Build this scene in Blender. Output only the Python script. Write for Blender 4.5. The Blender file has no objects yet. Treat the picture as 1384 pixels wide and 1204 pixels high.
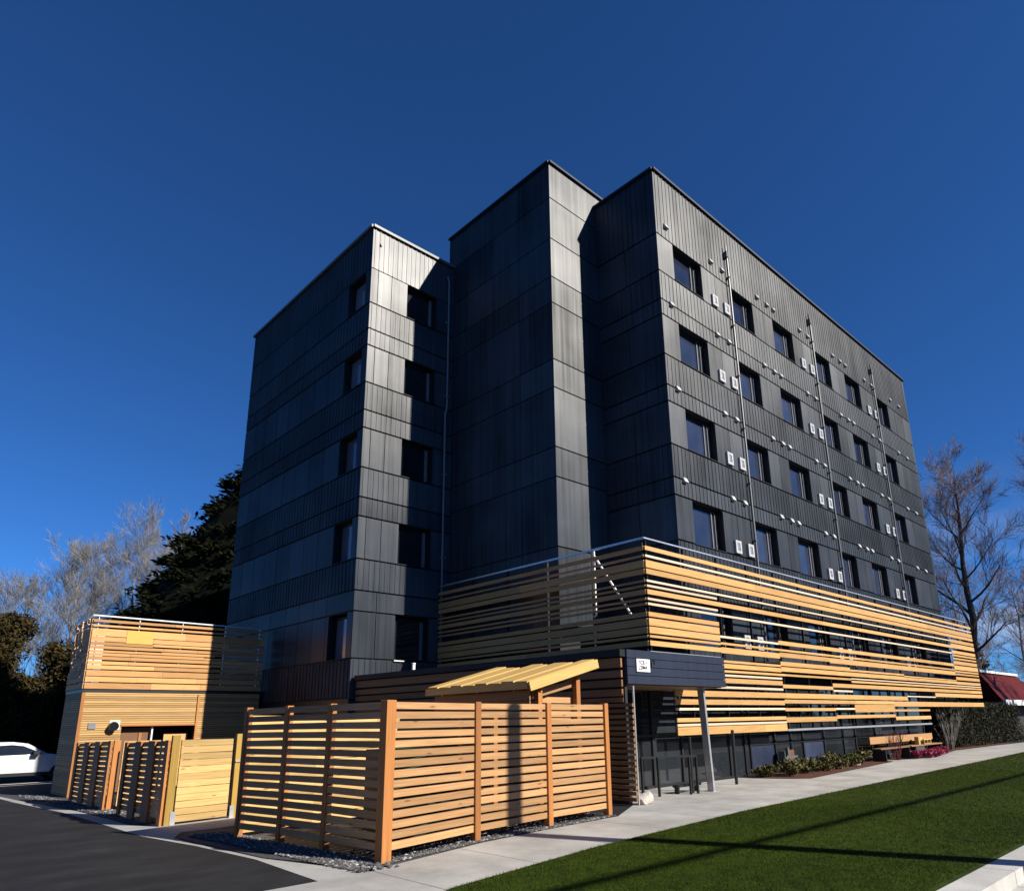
import bpy, math, random
import numpy as np
from mathutils import Vector, Matrix
R = random.Random(7)
SC = bpy.context.scene
COL = SC.collection
rad = math.radians

# ------------------------------------------------------------------ helpers
class MB:
    """collects faces; every face carries uv (metres along / across) and a random tint"""
    def __init__(s): s.v = []; s.f = []; s.uv = []; s.t = []
    def quad(s, pts, uvs=None, t=None):
        i = len(s.v); s.v += [tuple(p) for p in pts]; s.f.append(tuple(range(i, i + len(pts))))
        s.uv += uvs or [(0, 0)] * len(pts); s.t.append(R.random() if t is None else t)
    def bar(s, p, q, w, h, up=(0, 0, 1), t=None):
        """box from p to q (centre line), w wide sideways, h tall along up"""
        p = Vector(p); q = Vector(q); d = (q - p); L = d.length; d.normalize(); up = Vector(up)
        sd = d.cross(up).normalized(); u = sd.cross(d).normalized()
        a = sd * (w / 2); b = u * (h / 2)
        c = [p - a - b, p + a - b, p + a + b, p - a + b, q - a - b, q + a - b, q + a + b, q - a + b]
        i = len(s.v); s.v += [tuple(x) for x in c]
        t = R.random() if t is None else t
        o = R.random() * 40; o2 = R.random() * 40
        for fc, L2, W in (((0, 4, 5, 1), L, w), ((1, 5, 6, 2), L, h), ((2, 6, 7, 3), L, w), ((3, 7, 4, 0), L, h)):
            s.f.append(tuple(i + k for k in fc)); s.uv += [(o, o2), (o + L2, o2), (o + L2, o2 + W), (o, o2 + W)]; s.t.append(t); o2 += W
        for fc in ((0, 1, 2, 3), (5, 4, 7, 6)):
            s.f.append(tuple(i + k for k in fc)); s.uv += [(o, o2), (o + .02, o2), (o + .02, o2 + h), (o, o2 + h)]; s.t.append(t)
    def box(s, x0, x1, y0, y1, z0, z1, t=None):
        dx, dy, dz = x1 - x0, y1 - y0, z1 - z0
        cx, cy, cz = (x0 + x1) / 2, (y0 + y1) / 2, (z0 + z1) / 2
        if dx >= dy and dx >= dz: s.bar((x0, cy, cz), (x1, cy, cz), dy, dz, t=t)
        elif dy >= dz: s.bar((cx, y0, cz), (cx, y1, cz), dx, dz, t=t)
        else: s.bar((cx, cy, z0), (cx, cy, z1), dx, dy, up=(0, 1, 0), t=t)
    def tube(s, pts, rs, n=8, cap=True, t=None):
        t = R.random() if t is None else t
        rings = []; N = len(pts); pts = [Vector(p) for p in pts]
        for k in range(N):
            d = (pts[min(k + 1, N - 1)] - pts[max(k - 1, 0)]).normalized()
            a = d.orthogonal().normalized() if k == 0 or abs(d.dot(a)) > .9 else (a - d * a.dot(d)).normalized()
            b = d.cross(a); i = len(s.v); r = rs[k] if hasattr(rs, '__len__') else rs
            for j in range(n):
                an = 2 * math.pi * j / n; s.v.append(tuple(pts[k] + (a * math.cos(an) + b * math.sin(an)) * r))
            rings.append(i)
        for k in range(N - 1):
            for j in range(n):
                j2 = (j + 1) % n
                s.f.append((rings[k] + j, rings[k] + j2, rings[k + 1] + j2, rings[k + 1] + j))
                s.uv += [(k * .3, j / n), (k * .3, (j + 1) / n), (k * .3 + .3, (j + 1) / n), (k * .3 + .3, j / n)]; s.t.append(t)
        if cap:
            for r0, rev in ((rings[0], True), (rings[-1], False)):
                fc = [r0 + j for j in range(n)]
                s.f.append(tuple(fc[::-1] if rev else fc)); s.uv += [(0, 0)] * n; s.t.append(t)
    def prism(s, poly, z0, z1, t=None):
        n = len(poly); s.quad([(x, y, z1) for x, y in poly], t=t); s.quad([(x, y, z0) for x, y in poly][::-1], t=t)
        for k in range(n):
            a, b = poly[k], poly[(k + 1) % n]; s.quad([(a[0], a[1], z0), (b[0], b[1], z0), (b[0], b[1], z1), (a[0], a[1], z1)], t=t)
    def loft(s, secs, cap=True, t=.5):
        n = len(secs[0]); base = len(s.v)
        for sec in secs: s.v += [tuple(p) for p in sec]
        for k in range(len(secs) - 1):
            for j in range(n):
                j2 = (j + 1) % n; a = base + k * n
                s.f.append((a + j, a + j2, a + n + j2, a + n + j)); s.uv += [(0, 0)] * 4; s.t.append(t)
        if cap:
            s.f.append(tuple(base + j for j in range(n))[::-1]); s.uv += [(0, 0)] * n; s.t.append(t)
            a = base + (len(secs) - 1) * n; s.f.append(tuple(a + j for j in range(n))); s.uv += [(0, 0)] * n; s.t.append(t)
    def build(s, name, mat, parent=None, origin=None, smooth=False, bevel=0):
        O = Vector(origin) if origin is not None else (Vector(parent['_w']) if parent else Vector((0, 0, 0)))
        me = bpy.data.meshes.new(name)
        me.from_pydata([tuple(Vector(p) - O) for p in s.v], [], s.f)
        uv = me.uv_layers.new(name='UVMap'); uv.data.foreach_set('uv', np.array(s.uv, dtype=np.float32).ravel())
        at = me.attributes.new('tint', 'FLOAT', 'FACE'); at.data.foreach_set('value', np.array(s.t, dtype=np.float32))
        if smooth: me.polygons.foreach_set('use_smooth', [True] * len(me.polygons))
        me.materials.append(mat)
        o = bpy.data.objects.new(name, me); COL.objects.link(o)
        if parent:
            o.parent = parent; o.location = O - Vector(parent['_w'])
        else: o.location = O
        o['_w'] = tuple(O)
        if bevel:
            m = o.modifiers.new('bevel', 'BEVEL'); m.width = bevel; m.segments = 2; m.limit_method = 'ANGLE'
        return o

def tag(o, label=None, cat=None, group=None, kind=None):
    if label: o['label'] = label
    if cat: o['category'] = cat
    if group: o['group'] = group
    if kind: o['kind'] = kind
    return o
def empty(name, loc, label, cat, group=None):
    o = bpy.data.objects.new(name, None); COL.objects.link(o); o.location = loc; o['_w'] = tuple(loc); o.empty_display_size = .3
    return tag(o, label, cat, group)
def dup(o, parent, loc):
    c = o.copy(); COL.objects.link(c); c.parent = parent; c.location = loc
    for ch in list(o.children):
        d = ch.copy(); COL.objects.link(d); d.parent = c
    return c
def gz(y): return -0.3 * min(max((y - 11) / 14, 0), 1)

# ------------------------------------------------------------------ materials
def mat(name):
    m = bpy.data.materials.new(name); m.use_nodes = True; n = m.node_tree.nodes; b = n['Principled BSDF']
    return m, n, m.node_tree.links, b
def node(n, typ, **kw):
    o = n.new(typ)
    for k, v in kw.items():
        if k in o.inputs: o.inputs[k].default_value = v
        else: setattr(o, k, v)
    return o
def ramp(n, stops):
    r = n.new('ShaderNodeValToRGB'); e = r.color_ramp.elements
    while len(e) < len(stops): e.new(.5)
    for k, (p, c) in enumerate(stops): e[k].position = p; e[k].color = (*c, 1)
    return r
def plain(name, col, rough=.6, metal=0, spec=.5, vary=.15, scale=8, bump=0):
    m, n, l, b = mat(name)
    tc = node(n, 'ShaderNodeTexCoord'); nz = node(n, 'ShaderNodeTexNoise', Scale=scale, Detail=4)
    l.new(tc.outputs['Object'], nz.inputs['Vector'])
    lo = tuple(c * (1 - vary) for c in col); hi = tuple(min(1, c * (1 + vary)) for c in col)
    r = ramp(n, [(.3, lo), (.7, hi)]); l.new(nz.outputs['Fac'], r.inputs['Fac']); l.new(r.outputs['Color'], b.inputs['Base Color'])
    b.inputs['Roughness'].default_value = rough; b.inputs['Metallic'].default_value = metal; b.inputs['Specular IOR Level'].default_value = spec
    if bump:
        bp = node(n, 'ShaderNodeBump', Strength=.6, Distance=bump); l.new(nz.outputs['Fac'], bp.inputs['Height']); l.new(bp.outputs['Normal'], b.inputs['Normal'])
    return m
def wood(name, dark, light, knots=.5, rough=.65, tintamt=.35):
    m, n, l, b = mat(name)
    uv = node(n, 'ShaderNodeUVMap'); mp = node(n, 'ShaderNodeMapping'); mp.inputs['Scale'].default_value = (1.2, 30, 1); l.new(uv.outputs['UV'], mp.inputs['Vector'])
    nz = node(n, 'ShaderNodeTexNoise', Scale=1.3, Detail=6, Roughness=.6, Distortion=.4); l.new(mp.outputs['Vector'], nz.inputs['Vector'])
    r = ramp(n, [(.25, dark), (.75, light)]); l.new(nz.outputs['Fac'], r.inputs['Fac'])
    at = node(n, 'ShaderNodeAttribute', attribute_name='tint')
    mr = node(n, 'ShaderNodeMapRange'); mr.inputs['To Min'].default_value = 1 - tintamt; mr.inputs['To Max'].default_value = 1 + tintamt * .35; l.new(at.outputs['Fac'], mr.inputs['Value'])
    mx = node(n, 'ShaderNodeVectorMath', operation='SCALE'); l.new(r.outputs['Color'], mx.inputs[0]); l.new(mr.outputs['Result'], mx.inputs['Scale'])
    # knots
    mp2 = node(n, 'ShaderNodeMapping'); mp2.inputs['Scale'].default_value = (1.6, 7, 1); l.new(uv.outputs['UV'], mp2.inputs['Vector'])
    vo = node(n, 'ShaderNodeTexVoronoi', Scale=1.0); l.new(mp2.outputs['Vector'], vo.inputs['Vector'])
    kr = ramp(n, [(.05, (1, 1, 1)), (.11, (0, 0, 0))]); l.new(vo.outputs['Distance'], kr.inputs['Fac'])
    km = node(n, 'ShaderNodeMath', operation='MULTIPLY'); km.inputs[1].default_value = knots; l.new(kr.outputs['Color'], km.inputs[0])
    mix = node(n, 'ShaderNodeMix', data_type='RGBA'); mix.inputs['B'].default_value = (*[c * .35 for c in dark], 1)
    l.new(km.outputs[0], mix.inputs['Factor']); l.new(mx.outputs[0], mix.inputs['A'])
    l.new(mix.outputs['Result'], b.inputs['Base Color']); b.inputs['Roughness'].default_value = rough; b.inputs['Specular IOR Level'].default_value = .3
    bp = node(n, 'ShaderNodeBump', Strength=.25, Distance=.004); l.new(nz.outputs['Fac'], bp.inputs['Height']); l.new(bp.outputs['Normal'], b.inputs['Normal'])
    return m
def panel_mat(name, col, rough=.47, amt=.3, gloss=.03, aniso=-.4):
    """dark coated sheet metal: matt body plus a sheen stretched sideways by its fine vertical striations"""
    m, n, l, b = mat(name); n.remove(b)
    tc = node(n, 'ShaderNodeTexCoord'); mp = node(n, 'ShaderNodeMapping'); mp.inputs['Scale'].default_value = (5, 5, .12); l.new(tc.outputs['Object'], mp.inputs['Vector'])
    nz = node(n, 'ShaderNodeTexNoise', Scale=1.6, Detail=5); l.new(mp.outputs['Vector'], nz.inputs['Vector'])
    n2 = node(n, 'ShaderNodeTexNoise', Scale=.5, Detail=3); l.new(tc.outputs['Object'], n2.inputs['Vector'])
    at = node(n, 'ShaderNodeAttribute', attribute_name='tint')
    ad = node(n, 'ShaderNodeMath', operation='ADD'); l.new(nz.outputs['Fac'], ad.inputs[0]); l.new(n2.outputs['Fac'], ad.inputs[1])
    ad2 = node(n, 'ShaderNodeMath', operation='MULTIPLY_ADD'); ad2.inputs[1].default_value = .4; l.new(at.outputs['Fac'], ad2.inputs[0]); l.new(ad.outputs[0], ad2.inputs[2])
    mr = node(n, 'ShaderNodeMapRange'); mr.inputs['From Min'].default_value = .7; mr.inputs['From Max'].default_value = 1.6; mr.inputs['To Min'].default_value = 1 - amt; mr.inputs['To Max'].default_value = 1 + amt; l.new(ad2.outputs[0], mr.inputs['Value'])
    cb = node(n, 'ShaderNodeVectorMath', operation='SCALE'); cb.inputs[0].default_value = col; l.new(mr.outputs['Result'], cb.inputs['Scale'])
    cg = node(n, 'ShaderNodeVectorMath', operation='SCALE'); cg.inputs[0].default_value = (gloss, gloss, gloss); l.new(mr.outputs['Result'], cg.inputs['Scale'])
    bp = node(n, 'ShaderNodeBump', Strength=.10, Distance=.01); l.new(nz.outputs['Fac'], bp.inputs['Height'])
    df = node(n, 'ShaderNodeBsdfDiffuse'); l.new(cb.outputs[0], df.inputs['Color']); l.new(bp.outputs['Normal'], df.inputs['Normal'])
    tg = node(n, 'ShaderNodeTangent', direction_type='RADIAL', axis='Z')
    gl = node(n, 'ShaderNodeBsdfAnisotropic', Roughness=rough, Anisotropy=aniso); l.new(cg.outputs[0], gl.inputs['Color']); l.new(tg.outputs[0], gl.inputs['Tangent']); l.new(bp.outputs['Normal'], gl.inputs['Normal'])
    sh = node(n, 'ShaderNodeAddShader'); l.new(df.outputs[0], sh.inputs[0]); l.new(gl.outputs[0], sh.inputs[1]); l.new(sh.outputs[0], n['Material Output'].inputs['Surface'])
    return m

M = {}
M['panel'] = panel_mat('dark metal panel', (.019, .024, .031), amt=.5, gloss=.041)
M['gloss'] = panel_mat('glossy dark panel', (.014, .018, .024), .36, .3, .050, 0)
M['backing'] = plain('dark joint', (.006, .007, .009), .7)
M['canopy'] = panel_mat('navy metal', (.024, .031, .052), .5, .15, .02)
M['cedar'] = wood('cedar slats', (.40, .205, .066), (.62, .375, .140), .2, tintamt=.2)
M['cedarpale'] = wood('weathered pale slats', (.52, .40, .27), (.68, .56, .42), .1, tintamt=.2)
M['fence'] = wood('cedar fence', (.33, .17, .073), (.52, .31, .142), .8, tintamt=.36)
M['parapet'] = wood('annex cedar', (.46, .22, .075), (.66, .37, .142), .4, tintamt=.4)
M['post'] = wood('cedar post', (.30, .115, .032), (.45, .19, .055), .25)
M['pine'] = wood('fresh pine', (0.432, 0.252, 0.079), (0.619, 0.446, 0.194), .85)
M['yellowpost'] = wood('treated post', (0.288, 0.173, 0.029), (0.396, 0.259, 0.058), .2)
M['roofwood'] = wood('roof boards', (0.418, 0.252, 0.072), (0.590, 0.403, 0.144), .2, tintamt=.2)
M['clad'] = wood('fine cladding', (0.403, 0.230, 0.079), (0.562, 0.360, 0.151), .4)
M['yellowpatch'] = wood('yellow patch', (0.504, 0.324, 0.065), (0.576, 0.396, 0.101), .1, tintamt=.05)
M['darkslat'] = wood('dark stained slats', (.19, .095, .038), (.28, .15, .062), .1)  # lower wall's shade put into a darker wood colour
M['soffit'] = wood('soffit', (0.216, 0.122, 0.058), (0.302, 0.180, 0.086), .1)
M['steel'] = plain('galvanised', (.55, .56, .57), .38, .7, vary=.12)
M['white'] = plain('white paint', (.78, .78, .76), .45, vary=.06)
M['blackmetal'] = plain('black metal', (.010, .011, .013), .4)
M['darkframe'] = plain('window frame', (.012, .013, .015), .6, spec=.25)
M['mullion'] = plain('mullion', (.17, .175, .19), .4)
M['pipe'] = plain('grey pipe', (.10, .105, .11), .45, vary=.1)
M['vent'] = plain('vent metal', (.42, .42, .41), .5, vary=.2, scale=5)
M['glass'] = None
def glass_mat(name, col, rough=.03):
    m, n, l, b = mat(name); tc = node(n, 'ShaderNodeTexCoord'); nz = node(n, 'ShaderNodeTexNoise', Scale=.7, Detail=2); l.new(tc.outputs['Object'], nz.inputs['Vector'])
    r = ramp(n, [(.35, tuple(c * .6 for c in col)), (.65, col)]); l.new(nz.outputs['Fac'], r.inputs['Fac']); oi = node(n, 'ShaderNodeObjectInfo'); mr = node(n, 'ShaderNodeMapRange'); mr.inputs['To Min'].default_value = .55; mr.inputs['To Max'].default_value = 1.5; l.new(oi.outputs['Random'], mr.inputs['Value'])
    sc_ = node(n, 'ShaderNodeVectorMath', operation='SCALE'); l.new(r.outputs['Color'], sc_.inputs[0]); l.new(mr.outputs['Result'], sc_.inputs['Scale']); l.new(sc_.outputs[0], b.inputs['Base Color'])
    b.inputs['Roughness'].default_value = rough; b.inputs['IOR'].default_value = 1.7
    bp = node(n, 'ShaderNodeBump', Strength=.04, Distance=.05); l.new(nz.outputs['Fac'], bp.inputs['Height']); l.new(bp.outputs['Normal'], b.inputs['Normal'])
    return m
M['glass'] = glass_mat('window glass', (.038, .047, .080))
M['shopglass'] = glass_mat('shop glass', (.018, .022, .028), .04)
M['blindblue'] = glass_mat('blue blind', (.035, .045, .085), .1)
M['blind'] = glass_mat('glass with blue blind', (.17, .175, .215), .08)  # pale base colour carries sky reflection as well as the curtain behind

def concrete(name, a, b_, joint=1.55):
    m, n, l, b = mat(name); tc = node(n, 'ShaderNodeTexCoord')
    n1 = node(n, 'ShaderNodeTexNoise', Scale=.9, Detail=6, Roughness=.65); n2 = node(n, 'ShaderNodeTexNoise', Scale=60, Detail=3)
    l.new(tc.outputs['Object'], n1.inputs['Vector']); l.new(tc.outputs['Object'], n2.inputs['Vector'])
    ad = node(n, 'ShaderNodeMath', operation='MULTIPLY_ADD'); ad.inputs[1].default_value = .35; l.new(n2.outputs['Fac'], ad.inputs[0]); l.new(n1.outputs['Fac'], ad.inputs[2])
    r = ramp(n, [(.42, tuple(c * .78 for c in a)), (.58, a), (.88, b_)]); l.new(ad.outputs[0], r.inputs['Fac'])
    # sawn joints across the walk
    sp = node(n, 'ShaderNodeSeparateXYZ'); l.new(tc.outputs['Object'], sp.inputs[0])
    md = node(n, 'ShaderNodeMath', operation='PINGPONG'); md.inputs[1].default_value = joint / 2; l.new(sp.outputs['X'], md.inputs[0])
    lt = node(n, 'ShaderNodeMath', operation='LESS_THAN'); lt.inputs[1].default_value = .008; l.new(md.outputs[0], lt.inputs[0])
    mix = node(n, 'ShaderNodeMix', data_type='RGBA'); mix.inputs['B'].default_value = (.09, .085, .08, 1); l.new(lt.outputs[0], mix.inputs['Factor']); l.new(r.outputs['Color'], mix.inputs['A'])
    l.new(mix.outputs['Result'], b.inputs['Base Color']); b.inputs['Roughness'].default_value = .85
    bp = node(n, 'ShaderNodeBump', Strength=.2, Distance=.004); l.new(n2.outputs['Fac'], bp.inputs['Height']); l.new(bp.outputs['Normal'], b.inputs['Normal'])
    return m
M['concrete'] = concrete('sidewalk concrete', (.26, .257, .243), (.40, .394, .372))
M['kerbc'] = concrete('kerb concrete', (.34, .34, .325), (.48, .475, .45), 3.0)
def asphalt():
    m, n, l, b = mat('asphalt'); tc = node(n, 'ShaderNodeTexCoord')
    n1 = node(n, 'ShaderNodeTexNoise', Scale=.8, Detail=8, Roughness=.68); n2 = node(n, 'ShaderNodeTexNoise', Scale=140, Detail=2)
    mp = node(n, 'ShaderNodeMapping'); mp.inputs['Scale'].default_value = (1.0, 2.0, 1); mp.inputs['Rotation'].default_value = (0, 0, .9)
    l.new(tc.outputs['Object'], mp.inputs['Vector']); l.new(mp.outputs['Vector'], n1.inputs['Vector']); l.new(tc.outputs['Object'], n2.inputs['Vector'])
    ad = node(n, 'ShaderNodeMath', operation='MULTIPLY_ADD'); ad.inputs[1].default_value = .5; l.new(n2.outputs['Fac'], ad.inputs[0]); l.new(n1.outputs['Fac'], ad.inputs[2])
    r = ramp(n, [(.55, (.006, .006, .0065)), (.78, (.014, .014, .0145)), (1.0, (.030, .030, .031))]); l.new(ad.outputs[0], r.inputs['Fac']); l.new(r.outputs['Color'], b.inputs['Base Color'])
    b.inputs['Roughness'].default_value = .85; b.inputs['Specular IOR Level'].default_value = .25
    bp = node(n, 'ShaderNodeBump', Strength=.5, Distance=.006); l.new(n2.outputs['Fac'], bp.inputs['Height']); l.new(bp.outputs['Normal'], b.inputs['Normal'])
    return m
M['asphalt'] = asphalt()
M['soil'] = plain('turf soil', (.020, .034, .004), .9, vary=.5, scale=5, bump=.03, spec=.1)
M['mulch'] = plain('bark mulch', (.085, .035, .022), .9, vary=.7, scale=25, bump=.06, spec=.2)
M['gravelbed'] = plain('gravel bed', (.045, .045, .048), .9, vary=.6, scale=30, bump=.05)
M['stone'] = plain('pale rock', (.46, .42, .38), .85, vary=.3, scale=9, bump=.05)
M['bark'] = plain('bark', (.055, .043, .037), .9, vary=.3, scale=12, bump=.03)
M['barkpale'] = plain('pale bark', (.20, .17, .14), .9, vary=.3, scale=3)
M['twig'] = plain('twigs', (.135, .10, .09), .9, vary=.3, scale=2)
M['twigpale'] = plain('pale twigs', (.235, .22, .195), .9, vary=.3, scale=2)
M['red'] = plain('dark red roof', (.075, .007, .007), .7, spec=.1, vary=.2, scale=3)
M['darkwall'] = plain('dark wall', (.012, .011, .010), .8)
M['carpaint'] = plain('white car paint', (.55, .57, .59), .25, vary=.03)
M['tyre'] = plain('tyre rubber', (.015, .015, .016), .8)
M['paint'] = plain('road paint', (.6, .6, .58), .7, vary=.2, scale=30)
M['liner'] = plain('pale parapet lining', (.55, .50, .47), .7)
M['door'] = wood('brown door', (.14, .07, .035), (.2, .10, .05), .1)
M['void'] = plain('dark interior', (.010, .010, .010), .8)
def leaf_mat(name, a, b_, rough=.6, spec=.25):
    m, n, l, b = mat(name); at = node(n, 'ShaderNodeAttribute', attribute_name='tint')
    r = ramp(n, [(0, a), (1, b_)]); l.new(at.outputs['Fac'], r.inputs['Fac']); l.new(r.outputs['Color'], b.inputs['Base Color'])
    b.inputs['Roughness'].default_value = rough; b.inputs['Specular IOR Level'].default_value = spec
    return m
M['grass'] = leaf_mat('grass', (.016, .031, .002), (.058, .084, .0055), .85, spec=.04)
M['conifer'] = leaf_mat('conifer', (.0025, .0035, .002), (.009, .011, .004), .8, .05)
M['brownshrub'] = leaf_mat('brown evergreen', (.020, .017, .007), (.066, .049, .018), .8, .1)
M['darkshrub'] = leaf_mat('dark shrub', (.010, .009, .006), (.030, .024, .014), .8, .1)
M['beltleaf'] = leaf_mat('belt leaves', (.004, .006, .004), (.014, .018, .011), .9, .05)
M['hedge'] = leaf_mat('hedge', (.008, .010, .003), (.026, .026, .008))
M['leafy'] = leaf_mat('leafy', (.030, .032, .008), (.105, .095, .026))
M['magenta'] = leaf_mat('magenta', (.17, .014, .045), (.33, .04, .095))
M['redstem'] = leaf_mat('red stems', (.08, .02, .02), (.16, .04, .05))

# ------------------------------------------------------------------ camera, sky, sun
F, CX, CY, W0, H0 = 949.56, 729.17, 713.09, 1384, 1204
P, Yw, Ro = rad(15.367), rad(45.661), rad(-1.017)
fwd = Vector((math.cos(P) * math.cos(Yw), math.cos(P) * math.sin(Yw), math.sin(P)))
rt = Vector((math.sin(Yw), -math.cos(Yw), 0)); up = rt.cross(fwd)
r2 = rt * math.cos(Ro) + up * math.sin(Ro); u2 = up * math.cos(Ro) - rt * math.sin(Ro)
cd = bpy.data.cameras.new('camera'); cam = bpy.data.objects.new('camera', cd); COL.objects.link(cam)
cam.matrix_world = Matrix(((r2.x, u2.x, -fwd.x, 0), (r2.y, u2.y, -fwd.y, 0), (r2.z, u2.z, -fwd.z, 1.6), (0, 0, 0, 1)))
cd.sensor_fit = 'HORIZONTAL'; cd.sensor_width = 36; cd.lens = F / W0 * 36
cd.shift_x = (W0 / 2 - CX) / W0; cd.shift_y = (CY - H0 / 2) / W0; cd.clip_end = 3000; cd.clip_start = .05
SC.camera = cam
sun_dir = Vector((.338, -1, .70)).normalized()
ld = bpy.data.lights.new('sun', 'SUN'); ld.energy = 5.0; ld.angle = rad(.53); ld.color = (1, .93, .82)
sun = bpy.data.objects.new('sun', ld); COL.objects.link(sun); sun.rotation_euler = sun_dir.to_track_quat('Z', 'Y').to_euler(); sun.location = (5, -20, 40)
w = bpy.data.worlds.new('World'); SC.world = w; w.use_nodes = True; n = w.node_tree.nodes; l = w.node_tree.links
bg = n['Background']; sky = n.new('ShaderNodeTexSky'); sky.sky_type = 'NISHITA'; sky.sun_disc = False
sky.sun_elevation = math.asin(sun_dir.z); sky.sun_rotation = math.atan2(sun_dir.x, sun_dir.y); sky.altitude = 3000; sky.air_density = 1.0; sky.dust_density = 0; sky.ozone_density = 8
# thin cloud wisps low in the sky
tc = n.new('ShaderNodeTexCoord'); mp = n.new('ShaderNodeMapping'); mp.inputs['Scale'].default_value = (2.2, 2.2, 7); l.new(tc.outputs['Generated'], mp.inputs['Vector'])
nz = n.new('ShaderNodeTexNoise'); nz.inputs['Scale'].default_value = 2.2; nz.inputs['Detail'].default_value = 7; l.new(mp.outputs['Vector'], nz.inputs['Vector'])
cr = ramp(n, [(.44, (0, 0, 0)), (.70, (1, 1, 1))]); l.new(nz.outputs['Fac'], cr.inputs['Fac'])
sx = n.new('ShaderNodeSeparateXYZ'); l.new(tc.outputs['Generated'], sx.inputs[0])
hr = n.new('ShaderNodeMapRange'); hr.inputs['From Min'].default_value = .05; hr.inputs['From Max'].default_value = .30; hr.inputs['To Min'].default_value = .75; hr.inputs['To Max'].default_value = 0; l.new(sx.outputs['Z'], hr.inputs['Value'])
mm = n.new('ShaderNodeMath'); mm.operation = 'MULTIPLY'; l.new(cr.outputs['Color'], mm.inputs[0]); l.new(hr.outputs['Result'], mm.inputs[1])
xr = n.new('ShaderNodeMapRange'); xr.inputs['From Min'].default_value = .75; xr.inputs['From Max'].default_value = .97; l.new(sx.outputs['X'], xr.inputs['Value'])
m3 = n.new('ShaderNodeMath'); m3.operation = 'MULTIPLY'; l.new(mm.outputs[0], m3.inputs[0]); l.new(xr.outputs['Result'], m3.inputs[1]); mm = m3
mx = n.new('ShaderNodeMix'); mx.data_type = 'RGBA'; mx.inputs['B'].default_value = (6.5, 7.5, 9.5, 1); l.new(mm.outputs[0], mx.inputs['Factor']); tn = n.new('ShaderNodeVectorMath'); tn.operation = 'MULTIPLY'; tn.inputs[1].default_value = (.57, 1.07, 1.46); l.new(sky.outputs[0], tn.inputs[0]); l.new(tn.outputs[0], mx.inputs['A'])
l.new(mx.outputs['Result'], bg.inputs['Color']); bg.inputs['Strength'].default_value = .05
SC.view_settings.view_transform = 'Standard'; SC.view_settings.look = 'None'; SC.view_settings.exposure = .75; SC.view_settings.gamma = 1

# ------------------------------------------------------------------ ground
def sheet(name, poly, dz, m, kind='structure', cut=True):
    """flat polygon sheet draped on the gently falling ground"""
    import bmesh
    bm = bmesh.new(); bm.faces.new([bm.verts.new((x, y, 0)) for x, y in poly])
    for yy in (11, 25):
        bmesh.ops.bisect_plane(bm, geom=bm.verts[:] + bm.edges[:] + bm.faces[:], plane_co=(0, yy, 0), plane_no=(0, 1, 0))
    for v in bm.verts: v.co.z = gz(v.co.y) + dz
    bmesh.ops.recalc_face_normals(bm, faces=bm.faces)
    for f in bm.faces:
        if f.normal.z < 0: f.normal_flip()
    me = bpy.data.meshes.new(name); bm.to_mesh(me); bm.free(); me.materials.append(m)
    o = bpy.data.objects.new(name, me); COL.objects.link(o); o['kind'] = kind; return o
lawn_edge = [(3.7, 5.2), (4.0, 5.75), (4.65, 6.1), (7.26, 6.55), (11.6, 6.98), (14.3, 7.08), (19.07, 7.29), (35.4, 7.94), (47.5, 8.4), (90, 10)]
o = sheet('ground', [(-500, -500), (500, -500), (500, 700), (-500, 700)], -.12, M['asphalt'])
o.data.transform(Matrix())
def raised_ground():  # the driveway and building plot stand a kerb above the street
    return [(-200, 2.3), (400, 2.3), (400, 600), (-200, 600)]
sheet('driveway', raised_ground(), 0, M['asphalt'])
walk = [(-30, 5.9), (3.7, 5.9)] + [(x, y - .05) for x, y in lawn_edge[1:]] + [(90, 12), (47.5, 10.6), (35.6, 11.0), (33.6, 10.7), (27.6, 10.6), (18.2, 10.95), (11.4, 10.95), (11.4, 9.2), (9.95, 8.38), (8.3, 8.28), (6.65, 8.09), (4.78, 7.64), (4.6, 7.53), (-30, 7.53)]
sheet('sidewalk', walk, .004, M['concrete'])
strip = [(3.98, 7.53), (4.06, 9.3), (3.9, 11.3), (3.79, 12.9), (4.0, 19.3), (3.88, 25.4), (3.6, 30)]
sheet('concrete_edging', strip + [(3.75, 30), (4.12, 25), (4.28, 19.3), (4.2, 16.2), (4.15, 14.9), (4.3, 14.5), (6.6, 15.1), (7.0, 13.4), (4.9, 12.9), (4.35, 12.9), (4.02, 12.2), (3.99, 11.3), (4.15, 9.3), (4.62, 7.53)], .0042, M['concrete'])
lawn = lawn_edge + [(90, 2.6), (7, 2.6), (5.2, 3.0), (4.0, 4.2)]
sheet('lawn', lawn, .03, M['soil'])
mb = MB(); mb.prism([(-200, 2.3), (400, 2.3), (400, 2.62), (-200, 2.62)], -.12, .028); o = mb.build('street_kerb', M['kerbc'], bevel=.03); o['kind'] = 'structure'
sheet('gutter', [(-200, 1.75), (400, 1.75), (400, 2.3), (-200, 2.3)], -.116, M['kerbc'])
sheet('gravel_strip', [(4.78, 7.62), (6.7, 8.08), (8.3, 8.27), (9.98, 8.37), (9.98, 8.75), (6.6, 8.6), (5.3, 8.2), (5.1, 11.6), (5.6, 12.2), (4.5, 12.75), (4.08, 12.2), (4.03, 11.3), (4.17, 9.3)], .008, M['gravelbed'])
sheet('gravel_bed', [(4.24, 16.2), (4.18, 14.9), (4.9, 15.0), (5.2, 24.9), (4.9, 27.5), (3.8, 28.5), (4.16, 25), (4.32, 19.3)], .008, M['gravelbed'])
sheet('mulch_bed', [(18.2, 10.9), (18.2, 10.55), (18.5, 9.75), (18.95, 9.2), (20.95, 9.42), (24, 9.75), (27.2, 10.1), (27.7, 10.9)], .02, M['mulch'])
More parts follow.
